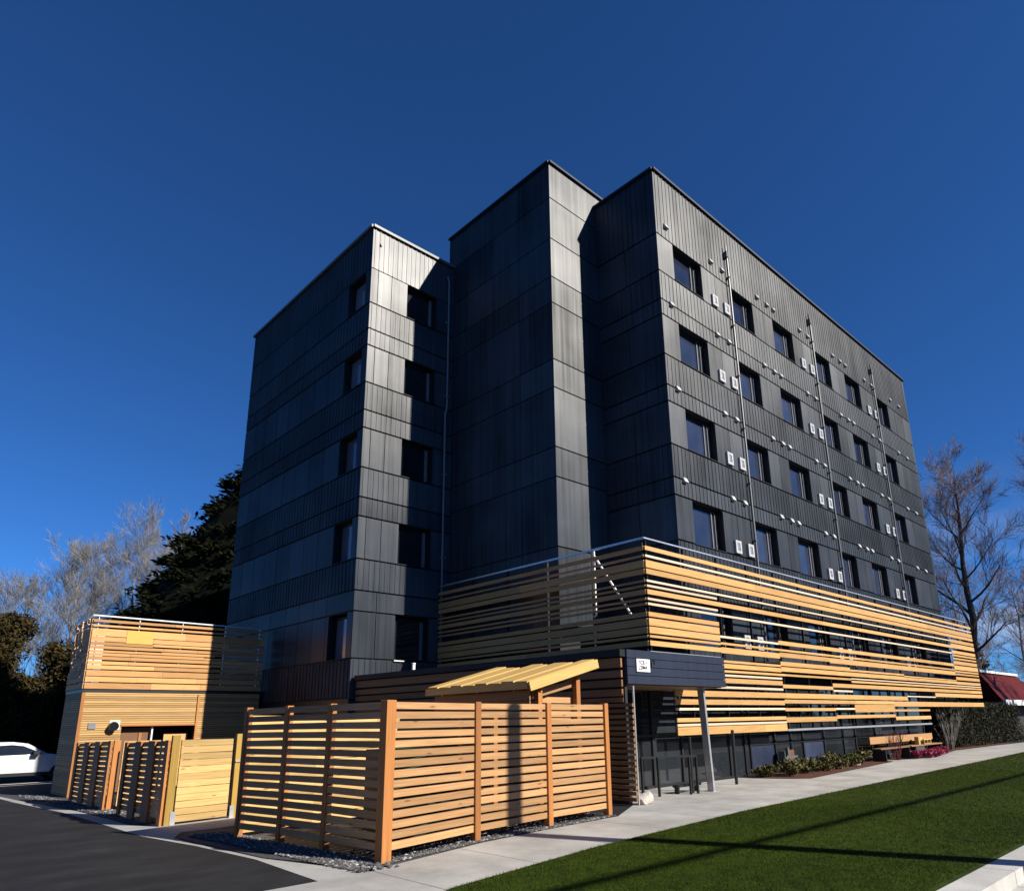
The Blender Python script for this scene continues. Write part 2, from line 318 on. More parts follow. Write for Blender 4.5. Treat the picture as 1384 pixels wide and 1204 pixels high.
sheet('mulch_border', [(27.7, 10.9), (28.4, 10.3), (30.5, 9.75), (33.4, 10.3), (36.5, 10.8), (47, 10.7), (47, 12.5), (27.7, 12.5)], .012, M['mulch'])
for k, (x0, y0, x1, y1) in enumerate([(-3, 31.6, 9, 32.6), (-3, 32.6, 9, 33.5)]):
    d = Vector((x1 - x0, y1 - y0, 0)).normalized(); s = Vector((-d.y, d.x, 0)) * .12
    sheet('road_marking', [(x0 - s.x, y0 - s.y), (x1 - s.x, y1 - s.y), (x1 + s.x, y1 + s.y), (x0 + s.x, y0 + s.y)], .004, M['paint'])

def scatter_stones(name, regions, seed):
    rr = random.Random(seed); mb = MB()
    oct_ = [(1, 0, 0), (0, 1, 0), (-1, 0, 0), (0, -1, 0), (0, 0, 1), (0, 0, -1)]
    fc = [(0, 1, 4), (1, 2, 4), (2, 3, 4), (3, 0, 4), (1, 0, 5), (2, 1, 5), (3, 2, 5), (0, 3, 5)]
    for (pa, pb, w_, cnt, s0, s1) in regions:
        for _ in range(cnt):
            u = rr.random(); x = pa[0] + (pb[0] - pa[0]) * u + (rr.random() - .5) * w_; y = pa[1] + (pb[1] - pa[1]) * u + (rr.random() - .5) * w_
            s = s0 + (s1 - s0) * rr.random() ** 2; an = rr.random() * 6.3; i = len(mb.v); t = rr.random()
            for a, b, c in oct_:
                X = a * s * 1.3 * rr.uniform(.7, 1.2); Y = b * s * rr.uniform(.7, 1.2)
                mb.v.append((x + X * math.cos(an) - Y * math.sin(an), y + X * math.sin(an) + Y * math.cos(an), gz(y) + .012 + s * .25 + c * s * .6))
            for f in fc: mb.f.append(tuple(i + q for q in f)); mb.uv += [(0, 0)] * 3; mb.t.append(t)
    m, n, l, b = mat('pebbles'); at = node(n, 'ShaderNodeAttribute', attribute_name='tint'); r = ramp(n, [(0, (.035, .035, .038)), (.8, (.09, .09, .09)), (1, (.40, .39, .38))])
    l.new(at.outputs['Fac'], r.inputs['Fac']); l.new(r.outputs['Color'], b.inputs['Base Color']); b.inputs['Roughness'].default_value = .85
    o = mb.build(name, m); o['kind'] = 'stuff'; o['label'] = 'grey pebbles along the foot of the slatted cedar fence'; o['category'] = 'gravel'
scatter_stones('gravel', [((4.72, 7.75), (4.45, 12.0), .5, 5200, .010, .034), ((4.95, 7.80), (6.65, 8.17), .12, 900, .010, .028), ((6.65, 8.17), (9.9, 8.45), .12, 1500, .010, .028), ((4.6, 17), (4.6, 27), .5, 2500, .012, .035), ((5.3, 8.4), (9.6, 9.2), 1.0, 2500, .01, .03)], 3)

# grass blades
def grass():
    rng = np.random.default_rng(5); ex = np.array([p[0] for p in lawn_edge]); ey = np.array([p[1] for p in lawn_edge])
    xs = []; ys = []; hs = []
    for (x0, x1, dens, h) in ((3.8, 9, 7500, .021), (9, 14, 4800, .023), (14, 24, 2000, .028), (24, 48, 600, .038)):
        N = int((x1 - x0) * 5.2 * dens); x = rng.uniform(x0, x1, N); y = rng.uniform(2.66, 8.4, N)
        yt = np.interp(x, ex, ey) + rng.normal(0, .015, N); k = (y < yt) & ~((x < 5.2) & (y < 4.2 - (x - 4) * 1.0)); xs.append(x[k]); ys.append(y[k]); hs.append(np.full(k.sum(), h))
    x = np.concatenate(xs); y = np.concatenate(ys); h = np.concatenate(hs) * rng.uniform(.5, 1.3, len(x)); N = len(x)
    an = rng.uniform(0, 6.283, N); wd = h * .10; dx = np.cos(an); dy = np.sin(an); le = rng.normal(0, .45, (N, 2)) * h[:, None]
    v = np.zeros((N, 3, 3)); v[:, 0] = np.stack([x - dx * wd, y - dy * wd, np.full(N, .028)], 1); v[:, 1] = np.stack([x + dx * wd, y + dy * wd, np.full(N, .028)], 1)
    v[:, 2] = np.stack([x + le[:, 0], y + le[:, 1], .028 + h], 1)
    me = bpy.data.meshes.new('grass'); me.vertices.add(N * 3); me.vertices.foreach_set('co', v.astype(np.float32).ravel())
    me.loops.add(N * 3); me.loops.foreach_set('vertex_index', np.arange(N * 3, dtype=np.int32)); me.polygons.add(N); me.polygons.foreach_set('loop_start', np.arange(0, N * 3, 3, dtype=np.int32)); me.polygons.foreach_set('loop_total', np.full(N, 3, dtype=np.int32)); me.update()
    # broad patches of lighter and darker turf plus blade to blade variation
    pt = .5 + .25 * np.sin(x * .9 + 1.3 * np.sin(y * 1.1)) + .2 * np.sin(y * 2.3 + x * .35); pt = pt + .18 * np.sin(x * 4.1 + y * 2.2) * np.sin(y * 5.3 - x * 1.7); t = np.clip(pt * .62 + rng.uniform(-.05, .5, N), 0, 1)
    at = me.attributes.new('tint', 'FLOAT', 'FACE'); at.data.foreach_set('value', t.astype(np.float32)); me.materials.append(M['grass'])
    o = bpy.data.objects.new('grass', me); COL.objects.link(o); tag(o, 'short mown green grass between sidewalk and street kerb', 'grass', kind='stuff')
grass()

# ------------------------------------------------------------------ apartment building
B = empty('apartment_building', (16.58, 11.25, 0), 'six storey apartment building clad in dark metal panels above a golden timber slat base', 'building')
def facade(axis, at_, u0, u1, rows, depth_sign, mbp, mbb, mbf=None, rib=.205, gap=.012, zgap=.027):
    """axis 'x': facade in plane y=at_, u is x; axis 'y': plane x=at_, u is y. rows: (z0,z1,kind,[holes],[joints])"""
    def bx(m, a, b, z0, z1, d0, d1, t=None):
        if axis == 'x': m.box(a, b, at_ + d0, at_ + d1, z0, z1, t)
        else: m.box(at_ + d0, at_ + d1, a, b, z0, z1, t)
    for z0, z1, kind, holes, joints in rows:
        cuts = [u0] + sorted([e for h in holes for e in h]) + [u1]
        for k in range(0, len(cuts), 2):
            a, b = cuts[k], cuts[k + 1]
            if b - a < .02: continue
            bx(mbb, a + (.055 if k == 0 else 0), b - (.055 if k == len(cuts) - 2 else 0), z0, z1, .05, .42)
            if mbf is not None and kind == 'flat': mbf.append(MB())
            js = [a] + [j for j in joints if a + .1 < j < b - .1] + [b]
            for q in range(len(js) - 1):
                g0 = gap if q else 0; g1 = gap if q < len(js) - 2 else 0
                t = R.random()
                bx(mbf[-1] if mbf and kind == 'flat' else mbp, js[q] + g0, js[q + 1] - g1, z0 + zgap, z1 - zgap, 0, .05, t)
                if kind == 'rib':
                    nn = int((js[q + 1] - js[q]) / rib)
                    for i in range(nn):
                        c = js[q] + (i + .5) * rib
                        bx(mbp, c - .014, c + .014, z0 + zgap, z1 - zgap, -.016, -.002, t)
WX = [(17.45, 19.15), (21.0, 22.65), (24.2, 25.9), (27.75, 29.4), (30.95, 32.65), (34.6, 36.2)]
JX = [20.0, 23.45, 26.75, 30.25, 33.45, 37.1, 38.2]
wl_p, wl_b, wl_g = MB(), MB(), []
wr_p, wr_b = MB(), MB()
wc_p, wc_b = MB(), MB()
# right block, street face
rows = [(16.95, 19.42, 'rib', [], [])]
for k in range(4):
    z = 3 * k; rows += [(6.55 + z + (.03 if k == 0 else 0), 7.95 + z, 'flat', WX, JX), (7.95 + z, 8.5 + z, 'rib', [], []), ]
    if k < 3: rows.append((8.5 + z, 9.55 + z, 'rib', [], []))
# top storey: band under parapet starts straight above windows
rows = [r for r in rows if not (r[0] == 16.95 and r[1] == 17.5)]
rows += [(5.5, 6.58, 'rib', [], []), (4.95, 5.5, 'rib', [], []), (3.55, 4.95, 'flat', WX, JX), (2.2, 3.55, 'flat', [], [18, 21, 24, 27, 30, 33, 36])]
facade('x', 11.25, 16.58, 39.33, rows, 1, wr_p, wr_b)
# right block, narrow side face
rows = [(16.95, 19.42, 'rib', [], [])]
for k in range(4):
    z = 3 * k; rows += [(6.55 + z, 7.95 + z, 'flat', [], [12.6]), (8.5 + z, 9.55 + z, 'rib', [], [])] if k < 3 else [(6.55 + z, 7.95 + z, 'flat', [], [12.6])]
    if k < 3: rows.append((7.95 + z, 8.5 + z, 'rib', [], []))
rows += [(4.2, 6.55, 'rib', [], [])]
facade('y', 16.58, 11.3, 13.88, rows, 1, wr_p, wr_b)
# stair tower
cz = [4.2, 6.5, 8.66, 9.62, 11.60, 12.57, 14.59, 15.55, 17.0, 18.6, 20.0]
rows = [(cz[i], cz[i + 1], 'flat', [], []) for i in range(len(cz) - 1)]
facade('x', 13.85, 14.28, 17.4, [(a_, b_, k_, h_, []) for a_, b_, k_, h_, _ in rows], 1, wc_p, wc_b, gap=.004, zgap=.022)
facade('y', 14.28, 13.90, 19.4, [(a_, b_, k_, h_, [15.4, 16.8, 18.2]) for a_, b_, k_, h_, _ in rows], 1, wc_p, wc_b, gap=.006, zgap=.015)
# left tower
LW = (12.2, 13.5); LY = (19.45, 20.62)
rows = [(16.9, 18.55, 'rib', [], [])]; rowsy = [(16.9, 18.55, 'rib', [], [])]
for k in range(4):
    z = 3 * k
    rows += [(6.55 + z, 7.92 + z, 'flat', [LW], [11.0, 11.55]), (7.92 + z, 8.55 + z if k < 3 else 16.9, 'rib', [], [])]
    rowsy += [(6.55 + z, 7.92 + z, 'flat', [LY], [21.7, 22.75, 23.85, 24.9, 25.95, 27.0, 28.05]), (7.92 + z, 8.55 + z if k < 3 else 16.9, 'rib', [], [])]
    if k < 3: rows.append((8.55 + z, 9.55 + z, 'rib', [], [])); rowsy.append((8.55 + z, 9.55 + z, 'rib', [], []))
rows = [r for r in rows if r[1] - r[0] > .1]; rowsy = [r for r in rowsy if r[1] - r[0] > .1]
rows = [r for r in rows if not (r[0] > 16 and r[1] == 16.9)] ; rowsy = [r for r in rowsy if not (r[0] > 16 and r[1] == 16.9)]
rows += [(5.56, 6.55, 'rib', [], []), (4.92, 5.56, 'flat', [], [11.5]), (3.5, 4.92, 'flat', [LW], [11.5]), (2.3, 3.5, 'rib', [], []), (-.3, 2.3, 'flat', [], [])]
rowsy += [(5.56, 6.55, 'rib', [], []), (4.92, 5.56, 'flat', [], [20.8, 21.7, 22.75, 23.8, 25]), (3.5, 4.92, 'flat', [LY], [20.8, 21.7, 22.75, 23.8, 25]), (2.35, 3.5, 'rib', [], []), (-.35, 2.35, 'flat', [], [])]
facade('x', 19.09, 10.72, 14.32, rows, 1, wl_p, wl_b, rib=.19)
facade('y', 10.72, 19.14, 29.15, rowsy, 1, wl_p, wl_b, wl_g, rib=.22)
for nm, p_, b_ in (('wall', wl_p, wl_b), ('wall', wc_p, wc_b), ('wall', wr_p, wr_b)):
    w_ = p_.build(nm, M['panel'], B); b_.build('wall_backing', M['backing'], w_)
    for g in (wl_g if p_ is wl_p else []): g.build('glossy_panel', M['gloss'], w_)
mb = MB(); mb.box(10.72 + .42, 14.7, 19.09 + .42, 29.1, -.3, 18.4); mb.box(14.7, 20, 14.27, 19.4, 2.9, 19.85); mb.box(17.0, 33.2, 11.67, 24, 0, 2.2); mb.box(17.0, 39.3, 11.67, 24, 2.2, 19.2); mb.box(11.6, 39.3, 24, 29.1, 0, 18.0); mb.build('core', M['void'], B)
for pts, z, ww in (([(10.70, 29.2), (10.70, 19.07), (14.3, 19.07)], 18.585, .1), ([(14.26, 19.4), (14.26, 13.83), (20, 13.83)], 20.03, .08), ([(16.56, 13.9), (16.56, 11.23), (39.36, 11.23), (39.36, 24)], 19.45, .08)):
    mb = MB()
    for k in range(len(pts) - 1):
        mb.bar((*pts[k], z), (*pts[k + 1], z), .14, ww, t=.5)
    mb.build('coping', M['canopy'] if ww < .1 else M['pipe'], B)

# windows: built once per size, then copied
def window(axis, u, at_, z0, w_, h_, split, pane, sash=True):
    mb = MB(); O = (u, at_, z0) if axis == 'x' else (at_, u, z0)
    def bx(m, a, b, z0_, z1_, d0, d1):
        if axis == 'x': m.box(O[0] + a, O[0] + b, at_ + d0, at_ + d1, O[2] + z0_, O[2] + z1_, .5)
        else: m.box(at_ + d0, at_ + d1, O[1] + a, O[1] + b, O[2] + z0_, O[2] + z1_, .5)
    t = .05
    bx(mb, 0, w_, 0, t, .22, .30); bx(mb, 0, w_, h_ - t, h_, .22, .30); bx(mb, 0, t, t, h_ - t, .22, .30); bx(mb, w_ - t, w_, t, h_ - t, .22, .30)
    f = mb.build('window', M['darkframe'], B, origin=O)
    g = MB(); bx(g, t, w_ - t, t, h_ - t, .275, .285); g.build('pane', pane, f)
    if sash:
        s = MB(); c = w_ * split; bx(s, c - .025, c + .025, t + .001, h_ - t - .001, .235, .274); bx(s, w_ - t - .06, w_ - t - .03, t + .001, h_ - t - .001, .235, .274); s.build('sash', M['mullion'], f)
    # a thin sill flashing
    s = MB(); bx(s, -.02, w_ + .02, -.022, .0, -.035, .22); s.build('sill', M['darkframe'], f)
    return f
proto = window('x', WX[0][0], 11.25, 6.58, 1.67, 1.36, .83, M['glass'])
plow = window('x', WX[0][0], 11.25, 3.58, 1.67, 1.36, .83, M['shopglass'])
base = Vector(B['_w'])
for k in range(-1, 4):
    for i, (a, b) in enumerate(WX):
        if k < 1 and i == 0: continue
        dup(proto if k > -1 else plow, B, Vector((a, 11.25, 6.58 + 3 * k)) - base)
p2 = window('x', LW[0], 19.09, 6.58, LW[1] - LW[0], 1.33, .88, M['shopglass'])
p3 = window('y', LY[0], 10.72, 6.58, LY[1] - LY[0], 1.33, .12, M['blind'], False)
for k in (-1, 1, 2, 3):
    z = 6.58 + 3 * k if k > -1 else 3.52
    dup(p2, B, Vector((LW[0], 19.09, z)) - base); dup(p3, B, Vector((10.72, LY[0], z)) - base)
# vent hoods, outlet boxes, downpipes
def hood(x, z):
    mb = MB(); y = 11.25
    s = [(x - .10, y - .003, z + .09), (x + .10, y - .003, z + .09), (x + .10, y - .003, z - .09), (x - .10, y - .003, z - .09)]
    e = [(x - .085, y - .05, z + .065), (x + .085, y - .05, z + .065), (x + .095, y - .11, z - .08), (x - .095, y - .11, z - .08)]
    mb.loft([e, s]); return mb.build('vent_hood', M['vent'], B, origin=(x, y, z))
VX = [17.1, 19.8, 20.55, 23.05, 23.83, 24.35, 26.6, 27.35, 29.8, 30.6, 31.15, 33.35, 34.2, 36.65, 37.85]
hp = hood(VX[0], 8.49)
for zi, z in enumerate((8.49, 11.5, 14.49, 17.43)):
    for xi, x in enumerate(VX):
        if zi or xi: dup(hp, B, Vector((x, 11.25, z)) - base)
def vbox(x, z):
    mb = MB(); y = 11.25; s = .21
    for (a, b, c, d) in ((-.17, .17, s - .08, s), (-.17, .17, -s, -s + .08), (-.17, -.095, -s + .08, s - .08), (.095, .17, -s + .08, s - .08)): mb.box(x + a, x + b, y - .08, y - .002, z + c, z + d)
    o = mb.build('outlet_box', M['vent'], B, origin=(x, y, z))
    g = MB(); g.box(x - .094, x + .094, y - .05, y - .003, z - s + .082, z + s - .082)
    for k in range(5): g.box(x - .093, x + .093, y - .07, y - .052, z - .12 + k * .055, z - .10 + k * .055)
    g.box(x - .09, x - .04, y - .078, y - .071, z - .08, z + .09)
    g.build('grille', M['steel'], o); return o
bp_ = vbox(19.82, 6.85)
for zi, z in enumerate((6.85, 9.86, 12.87, 15.81, 3.84)):
    for xi, x in enumerate((19.82, 20.60, 26.55, 27.35, 33.4, 34.2)):
        if zi or xi: dup(bp_, B, Vector((x, 11.25, z)) - base)
for x in (20.88, 27.62, 34.32):
    mb = MB(); y = 11.25 - .10
    mb.tube([(x, y, 18.05), (x, y, 3.3)], .038, 8); mb.box(x - .10, x + .05, y - .06, y + .095, 18.06, 18.30); mb.tube([(x - .06, y - .02, 18.3), (x - .06, y - .02, 18.55)], .03, 6)
    for z in (17.2, 15.2, 13.2, 11.2, 9.2, 7.2, 5.2): mb.box(x - .06, x + .06, y - .05, y + .098, z, z + .04)
    mb.build('downpipe', M['pipe'], B)
mb = MB(); mb.tube([(13.92, 19.01, 18.0), (13.99, 19.01, 17.75), (13.99, 19.01, 12.6), (13.92, 19.01, 12.3), (13.92, 19.01, 3.2)], .035, 8)
for z in (16, 13, 10, 7, 5): mb.box(13.88, 14.03, 18.96, 19.088, z, z + .04)
mb.build('downpipe', M['mullion'], B)
mb = MB(); mb.box(11.0, 11.06, 19.02, 19.088, 17.9, 18.0); mb.build('wall_hook', M['blackmetal'], B)
# white sill catching the sun on the lowest left window
mb = MB(); mb.box(12.17, 12.55, 19.02, 19.088, 3.47, 3.498); mb.build('window_sill', M['white'], B)

# ---- timber slat screens
XS, YS = 13.85, 10.43
rowsA = []   # (z0, z1, xa, xb)
a0, a1, a2, a3, a4, a5, a6, a7, a8, a9, aE = 13.85, 17.0, 20.27, 23.72, 25.26, 28.88, 30.4, 32.75, 33.73, 36.95, 40.6
def row(z0, z1, xa, xb): rowsA.append((z0, z1, xa, xb))
for z0, z1 in ((5.69, 5.805), (5.51, 5.577), (5.245, 5.44), (5.08, 5.22)): row(z0, z1, a0, aE)
row(4.88, 4.942, a0, a9); row(4.75, 4.815, a0, a1); row(4.57, 4.697, a0, a9); row(4.425, 4.49, a0, a1); row(4.30, 4.367, a0, a9)
row(4.02, 4.14, a0, a1); row(3.80, 3.985, a0, a1); row(3.61, 3.78, a0, a1); row(3.505, 3.575, a0, a1); row(3.31, 3.44, a0, a1)
row(3.71, 3.777, a1, a2); row(3.715, 3.845, a2, a9); row(3.525, 3.595, a1, a9)
row(3.295, 3.46, a1, a2); row(3.345, 3.49, a2, a3); row(3.31, 3.487, a3, a9)
row(3.045, 3.115, 15.4, a2); row(3.085, 3.22, a2, a4); row(3.09, 3.16, a4, a6); row(3.03, 3.10, a6, a9)
row(2.89, 3.02, 15.4, a2); row(2.915, 3.06, a2, a9); row(2.78, 2.85, 15.4, a4); row(2.81, 2.862, a4, aE)
row(2.67, 2.737, 14.75, a2); row(2.70, 2.775, a4, aE)
row(2.50, 2.635, 14.75, a2); row(2.425, 2.54, a2, a3); row(2.515, 2.65, a3, aE)
row(2.35, 2.42, 14.75, a2); row(2.37, 2.44, a3, a4)
row(2.13, 2.287, 14.75, a6); row(2.27, 2.323, a6, a8); row(2.31, 2.475, a8, aE)
row(1.93, 2.068, 14.75, a2); row(1.98, 2.10, a2, a5); row(1.90, 2.095, a5, aE)
row(1.79, 1.857, 14.75, a2); row(1.755, 1.853, a2, a3); row(1.788, 1.853, a3, a4); row(1.70, 1.97, a4, a5); row(1.715, 1.80, a5, a7)
row(1.51, 1.615, 14.75, a2); row(1.43, 1.585, a2, a3); row(1.505, 1.62, a3, a5); row(1.40, 1.54, a5, a7)
row(1.197, 1.40, 14.75, a2); row(1.408, 1.475, 14.75, a2)
for z0, z1 in ((4.835, 4.985), (4.58, 4.79), (4.32, 4.47), (4.195, 4.28), (4.05, 4.13), (3.82, 3.985), (3.57, 3.775), (3.45, 3.53), (3.325, 3.405), (3.10, 3.25), (2.90, 3.03)): row(z0, z1, a9, aE)
scr = MB(); thin = MB()
for z0, z1, xa, xb in rowsA:
    x = xa; tgt = thin if z1 - z0 < .07 else scr
    while x < xb - .01:     # boards butt-jointed end to end
        L = min(xb - x, 4.2 + R.random() * 1.6)
        if xb - x - L < 1: L = xb - x
        tgt.box(x + .003, x + L - .003, YS - .02, YS + .02, z0 + .005, z1 - .005); x += L
S1 = scr.build('slat_screen', M['cedar'], B); thin.build('thin_slats', M['cedarpale'], S1)
st = MB(); x = 13.95
while x < 40.6:
    z_lo = 3.16 if x < 14.8 else (1.2 if x < 32.7 else 1.9)
    st.box(x - .012, x + .012, YS + .022, YS + .09, z_lo, 5.98); st.build('screen_post', M['darkframe'], S1); st = MB(); x += 1.63
st = MB(); st.bar((13.83, YS, 6.0), (40.0, YS, 6.0), .04, .034); st.box(13.85, 16.95, YS - .015, YS + .015, 3.155, 3.187); st.box(20.3, 32.75, YS - .02, YS + .02, 1.19, 1.25); st.build('handrail', M['steel'], S1)
scr = MB()
for z0, z1, xa, xb in rowsA:
    if xa == a0:
        y = YS + .03
        while y < 19.02:
            L = min(19.05 - y, 4 + R.random()); scr.box(XS - .02, XS + .02, y + .003, y + L - .003, z0 + .005, z1 - .005); y += L
S2 = scr.build('slat_screen', M['cedar'], B)
st = MB(); y = YS + .1
while y < 19:
    st.box(XS + .022, XS + .09, y - .012, y + .012, 3.16, 5.98); st.build('screen_post', M['darkframe'], S2); st = MB(); y += 1.7
st = MB(); st.bar((XS, YS, 6.0), (XS, 19.0, 6.0), .05, .05); st.build('handrail', M['steel'], S2)
st = MB(); st.tube([(14.3, 12.5, 6.1), (14.3, 12.5, 4.3)], .03, 6); st.tube([(14.3, 12.48, 5.95), (14.3, 11.3, 4.2)], .03, 6); st.build('brace', M['white'], B)
# balcony floor / podium
pd = MB(); pd.box(13.95, 39.3, 10.55, 11.24, 3.02, 3.14); pd.prism([(11.5, 9.6), (13.9, 10.4), (13.9, 13.9), (14.2, 13.92), (14.2, 19.0), (10.95, 19.0)], 2.90, 2.985); pd.build('podium_roof', M['backing'], B)
# lower timber wall in front of the tower, slightly splayed
P0, P1 = Vector((11.33, 9.28, 0)), Vector((10.90, 19.0, 0)); dW = (P1 - P0).normalized(); nW = Vector((-dW.y, dW.x, 0))
lw = MB(); z = 2.82
while z > .05:
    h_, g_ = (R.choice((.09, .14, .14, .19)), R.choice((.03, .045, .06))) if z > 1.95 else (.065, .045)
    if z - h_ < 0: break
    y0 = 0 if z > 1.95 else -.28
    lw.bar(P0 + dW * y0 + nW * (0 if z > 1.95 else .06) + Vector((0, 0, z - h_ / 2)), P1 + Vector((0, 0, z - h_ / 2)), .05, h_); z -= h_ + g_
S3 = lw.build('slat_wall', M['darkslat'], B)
lw = MB(); lw.bar(P0 - nW * .12 + Vector((0, 0, 1.43)), P1 - nW * .12 + Vector((0, 0, 1.43)), .08, 2.86); lw.build('slat_wall_backing', M['backing'], S3)
lw = MB(); lw.bar(P0 - dW * .05 + Vector((0, 0, 2.915)), P1 + Vector((0, 0, 2.915)), .2, .14); lw.build('parapet_cap', M['darkframe'], S3)
lw = MB(); lw.bar(P0 - dW * .22 - nW * .06, P0 - dW * .22 - nW * .06 + Vector((0, 0, 2.25)), .03, .03, up=(0, 1, 0)); lw.build('corner_post', M['steel'], S3)
mb = MB(); mb.tube([(11.9, 17.55, 2.98), (11.9, 17.55, 3.27)], .05, 10); mb.tube([(11.9, 17.55, 3.27), (11.9, 17.55, 3.30)], [.06, .06], 10); mb.build('roof_vent_pipe', M['white'], B)
# canopy
cp = MB(); zc = [2.295, 2.47, 2.645, 2.82, 2.995]
X0, X1, Yc = 11.42, 15.10, 9.20
for k in range(4): cp.box(X0, X1, Yc, Yc + .05, zc[k] + .006, zc[k + 1] - .006, .5)
cp.box(X0 + .05, X1 - .06, Yc + .052, Yc + .09, 2.3, 2.99, .5); cp.box(X0, X0 + .05, Yc + .052, YS - .05, 2.30, 2.99, .5); cp.box(X1 - .05, X1, Yc + .052, YS - .03, 2.30, 2.99, .5); cp.box(X0 + .052, X1 - .052, Yc + .092, YS - .05, 2.94, 2.985, .5)
CN = cp.build('canopy', M['canopy'], B)
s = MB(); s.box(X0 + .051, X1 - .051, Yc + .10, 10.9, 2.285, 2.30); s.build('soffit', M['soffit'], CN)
s = MB(); s.bar((14.56, 9.47, .02), (14.43, 9.47, 2.28), .065, .16, up=(0, 1, 0)); s.box(14.44, 14.70, 9.35, 9.59, .004, .02); s.build('canopy_post', M['steel'], CN)
s = MB(); s.tube([(16.36, 9.9, 0), (16.36, 9.9, 1.3)], .04, 8); s.build('screen_support', M['blackmetal'], B)
# ground-floor glazing
gx = [13.2, 14.4, 15.6, 16.7, 17.85, 18.65, 18.95, 20.4, 21.4, 22.2, 23.7, 25.2, 26.2, 28, 30, 31.5, 33.2]
sf = MB(); gl = []
for x in gx: sf.box(x - .035, x + .035, 10.90, 11.0, 0, 2.6)
for i in range(len(gx) - 1):
    sf.box(gx[i] + .035, gx[i + 1] - .035, 10.91, 10.99, 0, .07); sf.box(gx[i] + .035, gx[i + 1] - .035, 10.91, 10.99, 2.5, 2.6)
    if i in (0, 1, 2): sf.box(gx[i] + .035, gx[i + 1] - .035, 10.91, 10.99, 1.18, 1.25)
    if i > 5: sf.box(gx[i] + .035, gx[i + 1] - .035, 10.91, 10.99, .82, .86)
SF = sf.build('shopfront', M['darkframe'], B)
for i in range(len(gx) - 1):
    lo = .07; m_ = M['shopglass']
    g = MB()
    if i in (6, 9):
        g.box(gx[i] + .036, gx[i + 1] - .036, 10.945, 10.955, lo, .82); g.build('pane', M['blindblue'], SF); g = MB(); lo = .86
    g.box(gx[i] + .036, gx[i + 1] - .036, 10.945, 10.955, lo, 2.5); g.build('pane', m_, SF)
# dark entrance recess and inner room
s = MB(); s.box(11.6, 33.2, 11.26, 11.3, 0, 2.19); s.box(11.52, 11.58, 9.75, 11.25, .01, 2.28); s.box(33.3, 39.2, 14.5, 14.6, 0, 2.2); s.box(33.25, 33.33, 11.3, 14.5, 0, 2.2); s.build('dark_wall', M['void'], B)
s = MB(); s.box(11.75, 13.1, 11.1, 11.16, .02, 2.2); s.build('entrance_door', M['blackmetal'], B)
s = MB(); s.box(13.16, 13.18, 10.7, 10.88, .02, 2.2); s.build('entrance_frame', M['pipe'], B)
s = MB(); s.box(21.0, 21.4, 10.86, 10.895, .25, .62); s.build('brown_panel', M['door'], B)
# sign
sg = MB(); sg.box(11.70, 12.14, Yc - .03, Yc - .004, 2.55, 2.81); SG = sg.build('sign', M['white'], None, origin=(11.92, Yc, 2.55)); tag(SG, 'small white sign with two lines of grey lettering on the navy canopy fascia', 'sign')
for txt, z in (('7CR ~', 2.695), ('Z0M4', 2.595)):
    cu = bpy.data.curves.new('lettering', 'FONT'); cu.body = txt; cu.size = .12; cu.extrude = .002; cu.offset = .0008
    to = bpy.data.objects.new('tmp', cu); COL.objects.link(to); bpy.context.view_layer.update()
    me = bpy.data.meshes.new_from_object(to.evaluated_get(bpy.context.evaluated_depsgraph_get())); bpy.data.objects.remove(to)
    me.materials.clear(); me.materials.append(M['pipe']); ob = bpy.data.objects.new('lettering', me); COL.objects.link(ob); ob.parent = SG
    ob.rotation_euler = (math.pi / 2, 0, 0); ob.location = (11.75 - 11.92, -.035, z - 2.55)
sp = MB(); sp.tube([(12.25, Yc - .07, 2.80), (12.25, Yc - .07, 2.70)], .02, 8); sp.tube([(12.25, Yc, 2.79), (12.25, Yc - .07, 2.79)], .01, 6); sp.build('canopy_spotlight', M['blackmetal'], CN)

# ------------------------------------------------------------------ big slatted enclosure
FN = empty('slatted_fence', (4.965, 7.845, 0), 'tall cedar slat fence enclosure with square posts at the corner of sidewalk and driveway', 'fence')
fp = [(4.965, 7.845), (6.676, 8.215), (8.32, 8.42), (9.84, 8.505)]
lp = [(4.965, 7.845), (4.90, 9.16), (4.78, 10.22), (4.63, 11.30)]
bpz = [(4.63, 11.30), (5.9, 11.5), (7.2, 11.75), (8.6, 12.0)]
HF = 1.875
def posts(lst, H, w_, wd, skip0=False):
    for k, (x, y) in enumerate(lst):
        if skip0 and k == 0: continue
        d = Vector((lst[-1][0] - lst[0][0], lst[-1][1] - lst[0][1], 0)).normalized()
        m = MB(); m.bar((x, y, gz(y) - .02), (x, y, H), w_, wd, up=(d.y, -d.x, 0)); m.build('post', M['post'], FN, bevel=.004)
posts(fp[1:], HF + .01, .105, .11); m = MB(); m.bar((*fp[0], -.02), (*fp[0], HF + .012), .15, .13, up=(fp[3][1] - fp[0][1], -(fp[3][0] - fp[0][0]), 0)); m.build('corner_post', M['post'], FN, bevel=.004); posts(lp, HF + .005, .085, .10, True)
def boards(p, q, off, H, pitch, bh, th, inset=.05, bottom=.06, m_=None, tl=0):
    p = Vector((*p, 0)); q = Vector((*q, 0)); d = (q - p).normalized(); nn = Vector((-d.y, d.x, 0)); mbb = MB(); z = H - bh / 2 - .012; k = 0
    while z - bh / 2 > bottom - .02:
        j = R.uniform(-.004, .004)
        mbb.bar(p + d * inset + nn * (off + R.uniform(-.003, .003)) + Vector((0, 0, z + j + gz(p.y))), q - d * inset + nn * off + Vector((0, 0, z + R.uniform(-.004, .004) + gz(q.y))), th, bh + R.uniform(-.004, .004)); z -= pitch
    return mbb
for k in range(3): boards(fp[k], fp[k + 1], .0, HF, .1172, .086, .035).build('slat_panel', M['fence'], FN)
